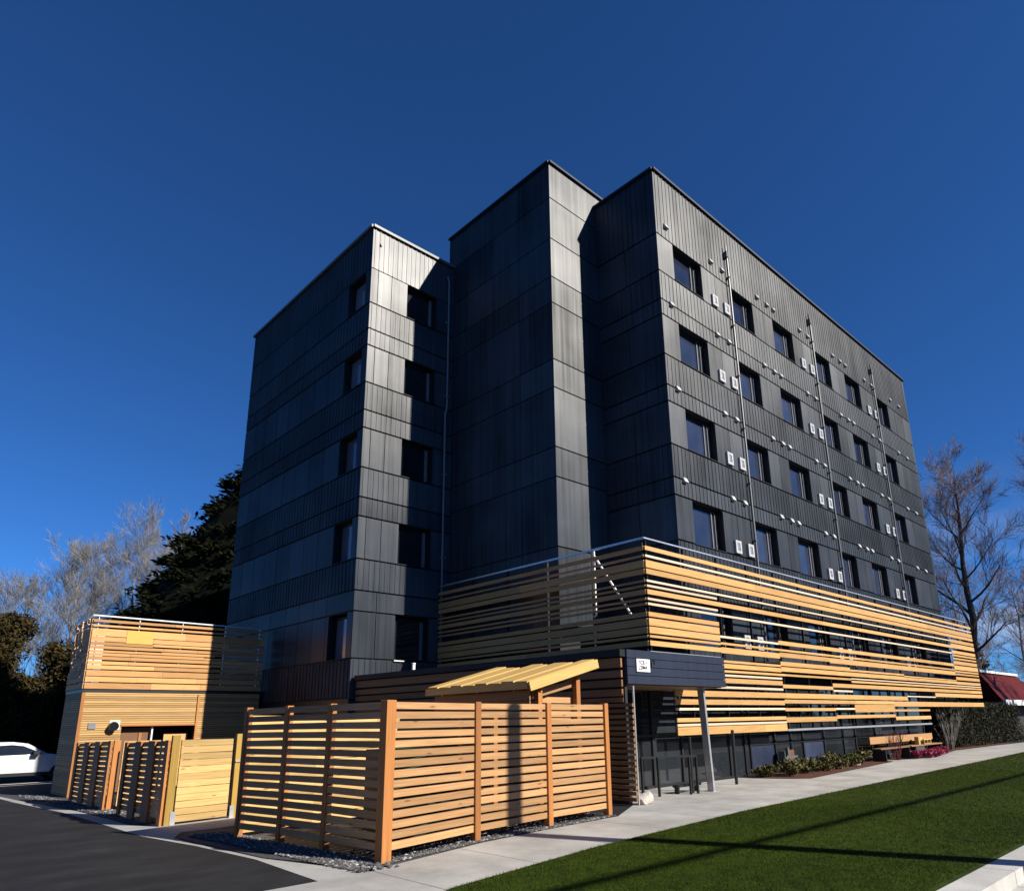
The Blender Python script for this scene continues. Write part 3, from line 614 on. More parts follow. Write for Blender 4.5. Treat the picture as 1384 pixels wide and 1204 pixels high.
for k in range(3): boards(lp[k + 1], lp[k], -.02, HF, .1172, .084, .035).build('slat_panel', M['fence'], FN)
for k in range(3): boards(bpz[k], bpz[k + 1], .0, HF - .1, .142, .138, .03, .0).build('slat_panel', M['pine'], FN)
m = MB(); m.bar((6.2, 8.45, .05), (6.2, 8.45, 1.0), .05, .06, up=(0, 1, 0)); m.box(5.6, 6.35, 8.9, 9.4, .02, 1.25); m.build('waste_bin', plain('green bin', (.02, .06, .03), .5), None, origin=(6, 9.1, .02))
wb = bpy.data.objects['waste_bin']; tag(wb, 'dark green waste bin half hidden behind the front fence slats', 'bin')
# timber shelter
SH = empty('timber_shelter', (8.5, 9.6, 0), 'open timber shelter with sloping boarded roof rising above the slatted fence', 'shelter')
A_, D_ = Vector((8.28, 8.80, 2.245)), Vector((8.02, 11.35, 2.215)); dA = (D_ - A_)
Bc = Vector((9.90, 8.72, 2.675)); slope = (Bc - A_)
rb = MB(); nb = 8; up_ = slope.cross(dA).normalized()
for k in range(nb):
    p = A_ + dA * ((k + .5) / nb); ext = [0, -.12, -.02, -.10, .03, -.14, -.04, .02][k]; lift = up_ * (.016 if k % 2 else .0)
    rb.bar(p + lift, p + slope * (1 + ext) + lift, dA.length / nb * .97, .03, up=up_)
rb.build('roof', M['roofwood'], SH)
fs = MB(); off = Vector((0, -.05, -.075)); fs.bar(A_ + off - slope.normalized() * .03, Bc + off, .04, .155); fs.bar(A_ + Vector((-.02, .0, -.06)), D_ + Vector((-.02, .0, -.06)), .04, .12); fs.build('fascia', M['roofwood'], SH)
fs = MB()
for q in (.15, .5, .85): fs.bar(A_ + dA * q + Vector((.03, 0, -.085)), Bc + dA * q + Vector((0, 0, -.085)), .04, .13)
fs.bar(A_ + Vector((.35, .05, -.08)), D_ + Vector((.35, 0, -.08)), .05, .16); fs.bar(A_ + slope * .15 + Vector((0, .2, -.28)), A_ + slope * .8 + Vector((0, .25, -.33)), .04, .12)
fs.build('rafter', M['fence'], SH)
fs = MB(); fs.bar(A_ + Vector((.12, .10, -.22)), D_ + Vector((.12, -.1, -.22)), .03, .16); fs.bar(A_ + Vector((.12, .10, -.385)), D_ + Vector((.12, -.1, -.385)), .03, .155); fs.build('side_boards', M['soffit'], SH)
for (x, y, z1) in ((8.62, 8.92, 2.23), (9.58, 8.92, 2.45), (8.6, 11.0, 2.2), (9.4, 11.0, 2.38)):
    s = MB(); s.bar((x, y, 0), (x, y, z1), .10, .10, up=(0, 1, 0)); s.build('post', M['post'], SH, bevel=.004)
s = MB()
for k in range(4): s.bar((8.85, 9.1 + k * .0, 1.96 - k * .12), (9.55, 9.0, 1.95 - k * .12), .03, .10)
s.build('infill_boards', M['fence'], SH)

# ------------------------------------------------------------------ small screens and gate by the timber annex
def screen(name, p, q, H, label, cols, pitch=.112):
    E_ = empty(name, (p[0], p[1], gz(p[1])), label, 'fence', 'low slatted screens beside the gate')
    boards(p, q, 0, H, pitch, .088, .03, .02).build('slat_panel', M['fence'], E_)
    P_, Q_ = Vector((*p, 0)), Vector((*q, 0)); d = (Q_ - P_).normalized(); nn = Vector((-d.y, d.x, 0))
    for k in range(cols + 1):
        c = P_ + (Q_ - P_) * (k / cols) - nn * -.045
        m = MB(); m.bar(c + Vector((0, 0, gz(c.y) - .02)), c + Vector((0, 0, H + gz(c.y))), .04, (.46 if k not in (0, cols) else .22) * (1 if cols == 3 and (Q_ - P_).length < 3.5 else 1.3), up=(d.x, d.y, 0)); m.build('batten', M['post'], E_)
    return E_
s1 = screen('slatted_screen', (4.46, 14.25), (4.60, 17.3), 1.45, 'near low brown slatted screen ending at the yellow gate post', 3)
m = MB(); m.bar((4.53, 14.19, -.08), (4.53, 14.19, 1.46), .13, .09, up=(0, 1, 0)); m.build('post', M['yellowpost'], s1)
m = MB(); m.bar((4.60, 14.14, -.06), (4.60, 14.14, .16), .09, .012, up=(0, 1, 0)); m.build('post_bracket', M['steel'], s1)
s2 = screen('slatted_screen', (4.70, 19.0), (4.95, 23.2), 1.50, 'far low brown slatted screen standing against the timber annex', 3)
m = MB(); m.bar((4.78, 18.94, -.2), (4.78, 18.94, 1.34), .13, .09, up=(0, 1, 0)); m.build('post', M['post'], s2)
boards((4.92, 18.98), (5.75, 19.1), 0, 1.50, .142, .138, .03, .0).build('plank_panel', M['clad'], s2)
m = MB(); m.bar((5.0, 18.9, -.2), (5.0, 18.9, 1.3), .05, .03, up=(0, 1, 0)); m.build('batten', M['fence'], s2)
m = MB(); m.bar((5.05, 18.30, -.18), (5.05, 18.30, 1.5), .06, .06, up=(0, 1, 0)); m.build('post', M['post'], s2)
G_ = empty('plank_gate', (4.65, 14.2, -.07), 'pale knotty plank gate between yellow posts beside the slatted enclosure', 'gate')
boards((4.64, 14.22), (5.66, 14.45), 0, 1.46, .118, .110, .03, .0).build('plank_panel', M['pine'], G_)
boards((5.86, 14.55), (7.2, 14.85), 0, 1.47, .142, .140, .03, .0).build('plank_panel', M['pine'], G_)
m = MB(); m.bar((5.78, 14.48, -.07), (5.78, 14.48, 1.46), .10, .10, up=(0, 1, 0)); m.build('post', M['yellowpost'], G_)
m = MB(); m.bar((5.74, 14.41, -.07), (5.74, 14.41, .15), .08, .012, up=(0, 1, 0)); m.build('bracket', M['steel'], G_); m = MB(); m.bar((5.73, 14.415, .95), (5.83, 14.415, .95), .02, .03); m.build('latch', M['steel'], G_)

# ------------------------------------------------------------------ timber annex
AX = empty('timber_annex', (5.2, 25, -.3), 'low timber annex with golden slat parapet over fine horizontal cladding left of the tower', 'building')
x0, x1, y0, y1 = 5.2, 10.56, 25.0, 27.2
c = MB(); z = -.3
while z < 2.63:
    c.box(x0 + .06, 6.36 if z < 1.66 else x1, y0, y0 + .03, z, z + .055)
    if z < 1.66: c.box(8.52, x1, y0, y0 + .03, z, z + .055)
    c.box(x0, x0 + .03, y0 + .06, y1, z, z + .055); z += .0665
WL = c.build('wall', M['clad'], AX)
c = MB(); c.box(x0 + .04, 6.34, y0 + .035, y1 - .1, -.3, 2.7); c.box(8.54, x1 - .05, y0 + .035, y1 - .1, -.3, 2.7); c.box(6.34, 8.54, y0 + .035, y1 - .1, 1.70, 2.7); c.box(6.34, 8.54, y0 + .9, y1 - .1, -.3, 1.7); c.build('wall_backing', M['backing'], WL)
c = MB(); c.bar((x0 + .02, y0 - .01, -.3), (x0 + .02, y0 - .01, 2.66), .09, .09, up=(0, 1, 0)); c.bar((8.53, y0 - .02, -.3), (8.53, y0 - .02, 2.64), .06, .05, up=(0, 1, 0)); c.box(6.34, 8.52, y0 - .03, y0 - .002, 1.665, 1.72); c.build('trim', M['post'], AX)
c = MB(); c.box(x0 - .01, x1, y0 - .02, y1, 2.675, 2.755); c.build('belt_flashing', M['blackmetal'], AX)
az = [(4.78, 4.86), (4.64, 4.70), (4.36, 4.58), (4.20, 4.34), (4.08, 4.18), (3.97, 4.06), (3.865, 3.945), (3.76, 3.845), (3.64, 3.74), (3.50, 3.615), (3.36, 3.475), (3.155, 3.325), (2.98, 3.13), (2.775, 2.945)]
c = MB()
for z0, z1 in az:
    x = x0
    while x < x1 - .05:
        L = min(x1 - x, R.uniform(1.0, 2.6)); sh = R.choice((0, 0, 0, .03, -.02)) if z0 > 3.4 and z1 < 4.4 else 0
        c.box(x + .003, x + L - .003, y0 - .03, y0 + .01, z0 + (sh if sh > 0 else 0), z1 + (sh if sh < 0 else 0)); x += L
for k, (z0, z1) in enumerate(az):
    y = y0 + .02
    if z1 < 3.2: c.box(x0 - .03, x0 + .01, y, y1, z0, z1)
    else:
        while y < y1 - .05:
            L = min(y1 - y, R.uniform(.3, .65)); g_ = R.choice((.0, .10, .16)); c.box(x0 - .03, x0 + .01, y, y + L - g_ - .004, z0 - .015, z1 + .015); y += L
SS = c.build('slat_parapet', M['parapet'], AX)
c = MB(); c.box(6.16, 6.92, y0 - .045, y0 - .032, 4.17, 4.575); c.build('panel_patch', M['yellowpatch'], SS)
c = MB(); c.bar((x0, y0, 4.98), (x1, y0, 4.93), .04, .04); c.bar((x0, y0, 4.98), (x0, y1, 4.93), .04, .04)
for x in (x0 + .15, 6.5, 7.8, 9.2, 10.4): c.box(x - .012, x + .012, y0 + .02, y0 + .06, 2.8, 4.96)
for y in (25.7, 26.5, 27.15): c.box(x0 + .02, x0 + .06, y - .012, y + .012, 2.8, 4.94)
c.build('railing', M['steel'], SS)
c = MB(); c.box(x0 + .3, 6.05, y1 - .06, y1, 2.76, 4.82); c.build('parapet_lining', M['liner'], SS)
c = MB(); c.box(x0 + .05, x1, y0 + .07, y1 - .07, 2.76, 2.80); c.build('roof_deck', M['void'], AX)
d = MB(); d.box(6.38, 7.25, y0 + .25, y0 + .30, -.25, 1.62); DR = d.build('door', M['door'], AX); d = MB(); d.box(7.25, 7.29, y0 + .10, y0 + .30, -.25, 1.66); d.build('door_edge', M['white'], DR)
d = MB(); d.box(7.7, 8.42, y0 + .35, y0 + .40, -.2, 1.42); d.build('inner_panel', M['clad'], AX)
d = MB(); d.box(5.46, 5.66, y0 - .03, y0 - .001, 1.60, 1.78); d.build('meter_grille', M['mullion'], AX)
d = MB(); d.box(6.02, 6.30, y0 - .025, y0 - .001, 1.56, 1.84); LP = d.build('security_lamp', M['white'], AX); d = MB(); d.tube([(6.13, y0 - .03, 1.70), (6.11, y0 - .22, 1.66)], [.12, .13], 14); d.build('lamp_head', M['blackmetal'], LP)

# ------------------------------------------------------------------ entrance furniture
def hoop(x0, y0, x1, y1, h, label, bar=.02):
    E_ = MB(); a, b = Vector((x0, y0, 0)), Vector((x1, y1, 0)); u = Vector((0, 0, h))
    E_.bar(a, a + u, .045, .045, up=(0, 1, 0)); E_.bar(b, b + u, .045, .045, up=(0, 1, 0)); E_.bar(a + u - (b - a).normalized() * .022, b + u + (b - a).normalized() * .022, .045, .045)
    o = E_.build('bike_rack', M['blackmetal'], None, origin=(x0, y0, 0)); tag(o, label, 'bike rack', 'black steel bike racks by the entrance')
hoop(12.56, 9.86, 13.68, 9.42, .80, 'black square steel bike rack hoop standing nearest the pale rock')
hoop(12.92, 9.70, 13.95, 9.42, .79, 'black square steel bike rack hoop just behind the front one')
m = MB(); m.bar((13.55, 9.75, .16), (14.5, 9.75, .16), .12, .05); m.box(13.6, 13.66, 9.70, 9.80, 0, .134); m.box(14.36, 14.42, 9.70, 9.80, 0, .134)
tag(m.build('low_rail', M['blackmetal'], None, origin=(14, 9.75, 0)), 'knee low black rail lying between bike racks and canopy post', 'rail')
m = MB(); m.tube([(14.02, 9.60, 0), (14.02, 9.60, 1.2)], .035, 8); tag(m.build('bollard', M['blackmetal'], None, origin=(14.02, 9.6, 0)), 'slim black post standing left of the leaning canopy post', 'bollard')
def rock(x, y, s, label):
    rr = random.Random(int(x * 100)); import bmesh
    bm = bmesh.new(); bmesh.ops.create_icosphere(bm, subdivisions=3, radius=1)
    ph = [(Vector((rr.uniform(-1, 1), rr.uniform(-1, 1), rr.uniform(-1, 1))).normalized(), rr.uniform(.55, .85)) for _ in range(9)]
    for v in bm.verts:
        for d_, k in ph:
            dd = v.co.dot(d_)
            if dd > k: v.co -= d_ * (dd - k)
        v.co = Vector((v.co.x * s, v.co.y * s * .8, v.co.z * s * .95)) + Vector((rr.uniform(-1, 1), rr.uniform(-1, 1), rr.uniform(-1, 1))) * s * .015
    me = bpy.data.meshes.new('boulder'); bm.to_mesh(me); bm.free(); me.materials.append(M['stone']); o = bpy.data.objects.new('boulder', me); COL.objects.link(o); o.location = (x, y, s * .62); tag(o, label, 'rock')
rock(11.62, 9.06, .17, 'pale rough boulder on the pavement under the canopy corner')
rock(24.6, 10.3, .12, 'small pale rock at the right end of the mulch bed')
rock(35.9, 11.1, .14, 'small pale rock in front of the bare shrub by the hedge')
def bench(x0, x1, y, label):
    E_ = empty('bench', ((x0 + x1) / 2, y, 0), label, 'bench', 'wooden benches along the glazing')
    b = MB(); b.box(x0, x1, y, y + .035, .60, .84); b.build('backrest', M['fence'], E_)
    b = MB(); b.box(x0, x1, y - .34, y - .03, .42, .46); b.build('seat', M['soffit'], E_)
    for x in (x0 + .25, x1 - .25):
        b = MB(); b.box(x - .03, x + .03, y - .40, y + .03, 0, .419); b.box(x - .03, x + .03, y + .037, y + .07, 0, .8); b.build('leg', M['blackmetal'], E_)
bench(26.5, 29.3, 10.55, 'left wooden bench with black legs against the ground floor glazing')
bench(29.6, 33.1, 10.6, 'right wooden bench carrying a pale crate beside the magenta flowers')
m = MB()
for (a, b, c_, d_) in ((31.0, 31.8, .96, 1.0), (31.0, 31.8, .80, .84), (31.0, 31.05, .84, .96), (31.75, 31.8, .84, .96), (31.38, 31.42, .84, .96)): m.box(a, b, 10.25, 10.45, c_ - .34, d_ - .34)
m.box(30.55, 30.75, 10.3, 10.45, .46, .75); m.box(30.75, 30.98, 10.3, 10.4, .62, .74)
tag(m.build('crate', M['clad'], None, origin=(31.4, 10.35, .46)), 'pale open crate resting on the right wooden bench', 'crate')
m = MB(); m.box(20.3, 20.5, 10.6, 10.8, .02, .62); m.box(20.5, 21.1, 10.6, 10.75, .42, .47); m.box(20.36, 20.44, 10.52, 10.6, .5, .72)
tag(m.build('planter_box', M['pipe'], None, origin=(20.5, 10.7, 0)), 'small pale planter stand in front of the glazing behind the mulch bed', 'planter')

# ------------------------------------------------------------------ plants
def leaf_cloud(mb, c, r, n_, size, rr, squash=1.0, up_bias=.0, shell=.55):
    c = Vector(c)
    for _ in range(n_):
        d = Vector((rr.gauss(0, 1), rr.gauss(0, 1), rr.gauss(0, 1))).normalized(); k = shell + (1 - shell) * rr.random() if rr.random() < .8 else rr.random()
        p = c + Vector((d.x * r, d.y * r, d.z * r * squash)) * k
        a = Vector((rr.gauss(0, 1), rr.gauss(0, 1), rr.gauss(0, 1) + up_bias)).normalized(); b = a.orthogonal().normalized(); b = Matrix.Rotation(rr.random() * 6.3, 3, a) @ b
        s = size * rr.uniform(.6, 1.4)
        mb.quad([p - a * s - b * s * .35, p + b * s * .1 - a * s * .2 + b * s * .4, p + a * s, p - b * s * .45], t=rr.random())
def shrub(name, x, y, h_, r, m_, label, cat, seed, group=None, n_=260, size=.05, stems=M['bark'], z0=None):
    rr = random.Random(seed); z0 = gz(y) if z0 is None else z0
    E_ = empty(name, (x, y, z0), label, cat, group); f = MB()
    nb = 5
    for k in range(nb):
        cx = x + rr.uniform(-.5, .5) * r; cy = y + rr.uniform(-.5, .5) * r; leaf_cloud(f, (cx, cy, z0 + h_ * rr.uniform(.4, .7)), r * rr.uniform(.45, .7), n_ // nb, size, rr, min(1.2, h_ / (2 * r) * 1.2))
    f.build('foliage', m_, E_)
    s = MB()
    for k in range(4): s.tube([(x, y, z0 - .02), (x + rr.uniform(-.4, .4) * r, y + rr.uniform(-.4, .4) * r, z0 + h_ * .6)], [.012 * (1 + h_), .004], 5)
    s.build('stem', stems, E_)
    return E_
bedp = [(18.75, 10.3), (19.25, 9.95), (19.8, 10.2), (20.4, 9.95), (20.9, 10.3), (21.5, 10.05), (22.0, 10.35), (22.6, 10.15), (23.2, 10.4), (23.8, 10.2), (24.4, 10.5), (25.2, 10.4)]
names = ['leftmost', 'second', 'third', 'fourth', 'fifth', 'sixth', 'seventh', 'eighth', 'ninth', 'tenth', 'eleventh', 'rightmost']
for k, (x, y) in enumerate(bedp):
    shrub('low_shrub', x, y, .34 + .16 * ((k * 7) % 3) / 2, .40, M['leafy'], '%s of the twelve low olive shrubs along the mulch bed' % names[k], 'shrub', 100 + k, 'low shrubs in the mulch bed', 520, .05)
for k, (x, y, r) in enumerate([(29.3, 10.0, .30), (30.1, 9.85, .38), (31.0, 9.9, .44), (31.9, 10.05, .44), (32.7, 10.25, .36)]):
    shrub('flower_mound', x, y, .34, r, M['magenta'], ['leftmost', 'second', 'middle', 'fourth', 'rightmost'][k] + ' of the five magenta heather mounds below the benches', 'flowers', 200 + k, 'magenta heather mounds', 700, .045)
def bare_shrub(x, y, h_, label, m_, seed, n_=26):
    rr = random.Random(seed); mb = MB()
    for k in range(n_):
        a = rr.random() * 6.3; t_ = rr.uniform(.1, .45); p = Vector((x + .08 * math.cos(a), y + .08 * math.sin(a), gz(y) - .02)); pts = [p]; d = Vector((math.cos(a) * t_, math.sin(a) * t_, 1)).normalized()
        for q in range(5):
            p = p + d * h_ / 5 * rr.uniform(.8, 1.1); pts.append(p); d = (d + Vector((rr.gauss(0, .12), rr.gauss(0, .12), .05))).normalized()
            if q > 1:
                e = (d + Vector((rr.gauss(0, .5), rr.gauss(0, .5), .2))).normalized(); mb.tube([p, p + e * h_ * .22], [.006, .002], 3, False)
        mb.tube(pts, [.014, .012, .01, .008, .006, .003], 4, False)
    tag(mb.build('bare_shrub', m_, None, origin=(x, y, gz(y))), label, 'shrub')
bare_shrub(28.3, 10.35, .95, 'red stemmed leafless shrub between the two benches', M['redstem'], 5)
bare_shrub(37.2, 11.2, 1.75, 'pale leafless multi stemmed shrub in front of the dark end wall', M['twigpale'], 6)
for k, (x, y, h_, r) in enumerate([(38.6, 11.6, .5, .6), (34.2, 11.0, .35, .45), (35.6, 11.7, .5, .6)]):
    shrub('dark_shrub', x, y, h_, r, M['darkshrub'], ['dark low shrub beside the hedge foot', 'dark low shrub right of the magenta heather', 'dark low shrub behind the small pale rock'][k], 'shrub', 300 + k, None, 500, .06)
# clipped hedge as a row of columns
for k in range(9):
    rr = random.Random(400 + k); x = 39.0 + k * 1.3; y = 11.95 - k * .06
    E_ = empty('hedge_column', (x, y, 0), ['hedge column nearest the building', 'second hedge column from the building', 'third hedge column from the building', 'fourth hedge column from the building', 'fifth hedge column from the building', 'sixth hedge column from the building', 'seventh hedge column from the building', 'eighth hedge column from the building', 'last hedge column at the right frame edge'][k] + ' below the red roof', 'hedge', 'hedge columns below the red roof')
    f = MB()
    for q in range(7): leaf_cloud(f, (x + rr.uniform(-.12, .12), y + rr.uniform(-.1, .1), .2 + q * .28), .68 - q * .035, 950, .034, rr, .75, 2.2)
    f.build('foliage', M['hedge'], E_); s = MB(); s.tube([(x, y, 0), (x, y, 1.6)], [.06, .02], 6); s.build('stem', M['bark'], E_)

# ------------------------------------------------------------------ trees
def bare_tree(name, base, H, spread, trunk_h, label, seed, tm, cm, levels=5, kids=4, r0=.28, lean=(0, 0), group=None, dens=1.0, upb=.18, rmin=.011):
    rr = random.Random(seed); E_ = empty(name, base, label, 'tree', group); T = MB(); Cn = MB(); base = Vector(base)
    def grow(p, d, L, r, lev):
        n_ = 4 if lev < 3 else 3; pts = [p]; rs = [r]
        for q in range(n_):
            d = (d + Vector((rr.gauss(0, .13), rr.gauss(0, .13), rr.gauss(0, .08) + upb * .5))).normalized(); p = p + d * (L / n_); pts.append(p); rs.append(r * (1 - .72 * (q + 1) / n_))
        (T if lev < 2 else Cn).tube(pts, rs, 7 if lev < 1 else (5 if lev < 2 else 3), False)
        if lev >= levels: return
        k = max(2, int(round((kids + (2 if lev == levels - 1 else 0)) * dens)))
        for j in range(k):
            u = .25 + .75 * (j + rr.random()) / k; i = min(int(u * n_), n_ - 1); f = u * n_ - i; q = pts[i].lerp(pts[i + 1], f); rq = (rs[i] + (rs[i + 1] - rs[i]) * f)
            dd = (pts[i + 1] - pts[i]).normalized(); o_ = dd.orthogonal().normalized(); o_ = Matrix.Rotation(rr.random() * 6.283, 3, dd) @ o_
            an = rr.uniform(.45, .95); nd = (dd * math.cos(an) + o_ * math.sin(an)); nd.z += upb * .6; nd.normalize()
            grow(q, nd, L * rr.uniform(.5, .72), max(rq * rr.uniform(.45, .62), rmin), lev + 1)
    # trunk with limbs along it
    top = base + Vector((lean[0], lean[1], H * .86)); N = 9; pts = []; rs = []
    for q in range(N + 1):
        u = q / N; pts.append(base.lerp(top, u) + Vector((rr.gauss(0, .12), rr.gauss(0, .12), 0)) * (1 if q else 0)); rs.append(r0 * (1 - .86 * u))
    T.tube(pts, rs, 9)
    nl = int(17 * dens)
    for j in range(nl):
        u = trunk_h / H / .86 + (1 - trunk_h / H / .86) * (j + .6 * rr.random()) / nl; u = min(u, .99); i = min(int(u * N), N - 1); f = u * N - i; p = pts[i].lerp(pts[i + 1], f); r = (rs[i] + (rs[i + 1] - rs[i]) * f) * rr.uniform(.4, .6)
        a = j * 2.4 + rr.uniform(-.4, .4); el = .35 + .65 * u + rr.uniform(-.15, .15); d = Vector((math.cos(a) * math.cos(el), math.sin(a) * math.cos(el), math.sin(el)))
        L = spread * (1.0 - .45 * max(0, u - .45) / .55) * rr.uniform(.75, 1.1) * (.8 if u < .35 else 1)
        grow(p, d, L * .62, max(r, .03), 1)
    T.build('trunk', tm, E_); Cn.build('crown', cm, E_); return E_
bare_tree('bare_tree', (52.3, 13.55, 0), 19.6, 6.6, 4.0, 'large leafless tree with dark trunk rising beside the right end of the building', 11, M['bark'], M['twig'], 4, 5, .34, (.2, -.6), None, 1.25)
bare_tree('bare_tree', (53.5, 5.6, 0), 19.5, 7.2, 4.5, 'leafless tree cut off by the right frame edge whose branches reach into view', 12, M['bark'], M['twig'], 4, 5, .32, (0, 1.0), None, 1.25)
for k, (x, y, h_) in enumerate([(74, 20, 15), (80, 14, 16), (70, 11.5, 12), (88, 18, 17)]):
    bare_tree('bare_tree', (x, y, 0), h_, 6, 2.0, ['hazy leafless tree behind the dark evergreen right of the building', 'hazy leafless tree above the right end of the red roof', 'lower leafless tree just behind the red roof', 'farthest hazy leafless tree right of the building'][k], 20 + k, M['twig'], M['twig'], 4, 5, .22, (0, 0), 'leafless trees behind the red roof', 1.0)
for k, (x, y, h_, s) in enumerate([(14.9, 60.3, 18.6, 5.2), (11.3, 61, 15.6, 5.0), (8.6, 62.5, 12.6, 4.5), (12.9, 64, 16.4, 5), (17.6, 62, 19.2, 4.6)]):
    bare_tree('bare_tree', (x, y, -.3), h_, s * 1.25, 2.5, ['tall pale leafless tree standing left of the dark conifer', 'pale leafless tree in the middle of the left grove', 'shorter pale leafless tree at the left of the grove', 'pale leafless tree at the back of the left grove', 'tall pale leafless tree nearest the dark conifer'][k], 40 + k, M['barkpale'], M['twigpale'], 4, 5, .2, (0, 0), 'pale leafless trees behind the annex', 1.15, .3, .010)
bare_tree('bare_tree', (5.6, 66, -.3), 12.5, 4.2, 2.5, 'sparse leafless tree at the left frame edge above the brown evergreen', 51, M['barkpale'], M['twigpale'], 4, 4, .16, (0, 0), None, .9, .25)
def conifer(x, y, z, H, rbase, label, seed):
    rr = random.Random(seed); E_ = empty('conifer', (x, y, z), label, 'tree'); f = MB(); s = MB(); s.tube([(x, y, z - .1), (x, y, z + H * .97)], [.5, .04], 8); s.build('trunk', M['bark'], E_)
    zz = 1.2
    while zz < H:
        u = zz / H; rr_ = rbase * (1 - u) ** .80 * rr.uniform(.85, 1.1) + .25; nb = max(9, int(32 * (1 - u) + 9))
        for k in range(nb):
            a = rr.random() * 6.283; L = rr_ * rr.uniform(.86, 1.03); d = Vector((math.cos(a), math.sin(a), .10)); p0 = Vector((x, y, z + zz))
            for q in range(max(4, int(L * 3.4))):
                w_ = (q + rr.random()) / max(4, int(L * 3.4)); c = p0 + d * L * w_ + Vector((0, 0, -.35 * w_ * w_ * L * .3))
                for e in range(13):
                    cc = c + Vector((rr.gauss(0, .22), rr.gauss(0, .22), rr.gauss(0, .16))); ax = Vector((d.x + rr.gauss(0, .5), d.y + rr.gauss(0, .5), rr.gauss(.15, .35))).normalized(); sd = ax.cross(Vector((rr.gauss(0, 1), rr.gauss(0, 1), rr.gauss(0, 1)))).normalized(); sz = rr.uniform(.30, .62)
                    sz *= .62; f.quad([cc - ax * sz * .5, cc + sd * sz * .30, cc + ax * sz, cc - sd * sz * .30], t=rr.random())
        zz += .34
    secs = []
    for q in range(8):
        u = q / 7.02; secs.append([(x + (rbase * .9 * (1 - u) ** .80 + .02) * math.cos(a * .3927) * rr.uniform(.9, 1.05), y + (rbase * .9 * (1 - u) ** .80 + .02) * math.sin(a * .3927) * rr.uniform(.9, 1.05), z + 1.0 + u * (H - 1.4)) for a in range(16)])
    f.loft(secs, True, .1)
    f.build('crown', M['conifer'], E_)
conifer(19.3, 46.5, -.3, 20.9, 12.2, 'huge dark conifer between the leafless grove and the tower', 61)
def bush_tree(name, x, y, z, H, r, m_, label, seed, n_=6500, size=.17, cat='tree'):
    rr = random.Random(seed); E_ = empty(name, (x, y, z), label, cat); f = MB(); s = MB(); s.tube([(x, y, z - .1), (x + .1, y, z + H * .6)], [.16, .05], 7)
    cl = []
    for k in range(44):
        a = rr.random() * 6.3; u = rr.random(); q = r * (1 - .6 * u) * rr.uniform(.15, .9); cl.append((x + q * math.cos(a), y + q * math.sin(a), z + .5 + u * (H - 1.2), r * rr.uniform(.22, .42)))
    for (cx, cy, c_z, cr_) in cl:
        s.tube([(x, y, z + .3), (cx, cy, c_z)], [.06, .02], 4, False); leaf_cloud(f, (cx, cy, c_z), cr_, n_ // 40, size, rr, .9, .4, .3)
    s.build('trunk', M['bark'], E_); f.build('crown', m_, E_)
bush_tree('evergreen_tree', 6.0, 49.5, -.3, 8.3, 3.2, M['brownshrub'], 'bushy olive brown evergreen at the left edge behind the white car', 71, 42000, .105)
bush_tree('evergreen_tree', 9.2, 50.5, -.3, 7.0, 2.9, M['brownshrub'], 'brownish evergreen between the annex and the bushy one at the edge', 72, 30000, .105)
bush_tree('evergreen_tree', 4.4, 55.0, -.3, 7.4, 3.0, M['darkshrub'], 'dark evergreen behind the white car at the far left edge', 73, 12000)
bush_tree('evergreen_tree', 9.4, 56.0, -.3, 5.6, 3.4, M['darkshrub'], 'low dark evergreen under the leafless grove', 74, 12000)
bush_tree('evergreen_tree', 13.0, 55.0, -.3, 6.0, 3.4, M['darkshrub'], 'low dark evergreen behind the annex roof', 75, 12000)
bush_tree('evergreen_tree', 73.5, 19.2, 0, 8.0, 2.6, M['darkshrub'], 'dark rounded evergreen rising behind the red roof', 76, 5000)
bush_tree('evergreen_tree', 62, 20, 0, 6.5, 3.5, M['darkshrub'], 'dark evergreen behind the end of the slat screen', 77, 5000)
bush_tree('evergreen_tree', 84, 13, 0, 5.5, 4, M['darkshrub'], 'low brown thicket right of the red roof ridge', 78, 5000)

# ------------------------------------------------------------------ red roofed house
HS = empty('red_roofed_house', (50, 12.8, 0), 'low house with dark red mansard roof and white eaves at the right edge', 'house')
h = MB(); h.box(50.1, 60, 12.85, 22, 0, 3.95); h.build('wall', M['darkwall'], HS)
h = MB(); h.loft([[(50, 11.80, 2.32), (50, 12.84, 4.05), (50, 12.84, 2.25), (50, 11.86, 2.25)], [(61, 11.80, 2.32), (58.7, 12.84, 4.05), (58.7, 12.84, 2.25), (61, 11.86, 2.25)]]); h.build('roof', M['red'], HS)
h = MB(); h.box(49.9, 58.8, 12.70, 12.95, 4.04, 4.18); h.build('ridge_cap', M['white'], HS)
h = MB(); h.box(50.0, 61.2, 11.62, 11.79, 2.04, 2.36); h.build('eave_fascia', M['white'], HS)
h = MB(); h.box(50.0, 60, 12.6, 12.84, 0, 2.24); h.build('front_wall', M['darkwall'], HS)

# ------------------------------------------------------------------ white car
CR = empty('parked_car', (6.7, 39.0, -.3), 'white car parked half in shadow beyond the annex at the left edge', 'car')
def car():
    x0, y, z = 4.55, 39.0, -.3   # rear x, nose at +x
    prof = [(0.0, .55), (.05, .95), (.25, 1.03), (.75, 1.40), (1.2, 1.47), (1.9, 1.47), (2.35, 1.40), (3.05, 1.02), (3.6, .93), (4.15, .80), (4.3, .62), (4.3, .35), (4.2, .24), (.15, .24), (.02, .35)]
    secs = []
    for wy, k in ((-.86, .0), (-.80, .5), (-.62, 1), (.62, 1), (.80, .5), (.86, 0)):
        s = []
        for (px_, pz_) in prof:
            zz = pz_
            if k == 0 and pz_ > .98: zz = .98
            if k == .5 and pz_ > .98: zz = .98 + (pz_ - .98) * .45
            s.append((x0 + px_, y + wy, z + zz))
        secs.append(s)
    m = MB(); m.loft(secs); return m
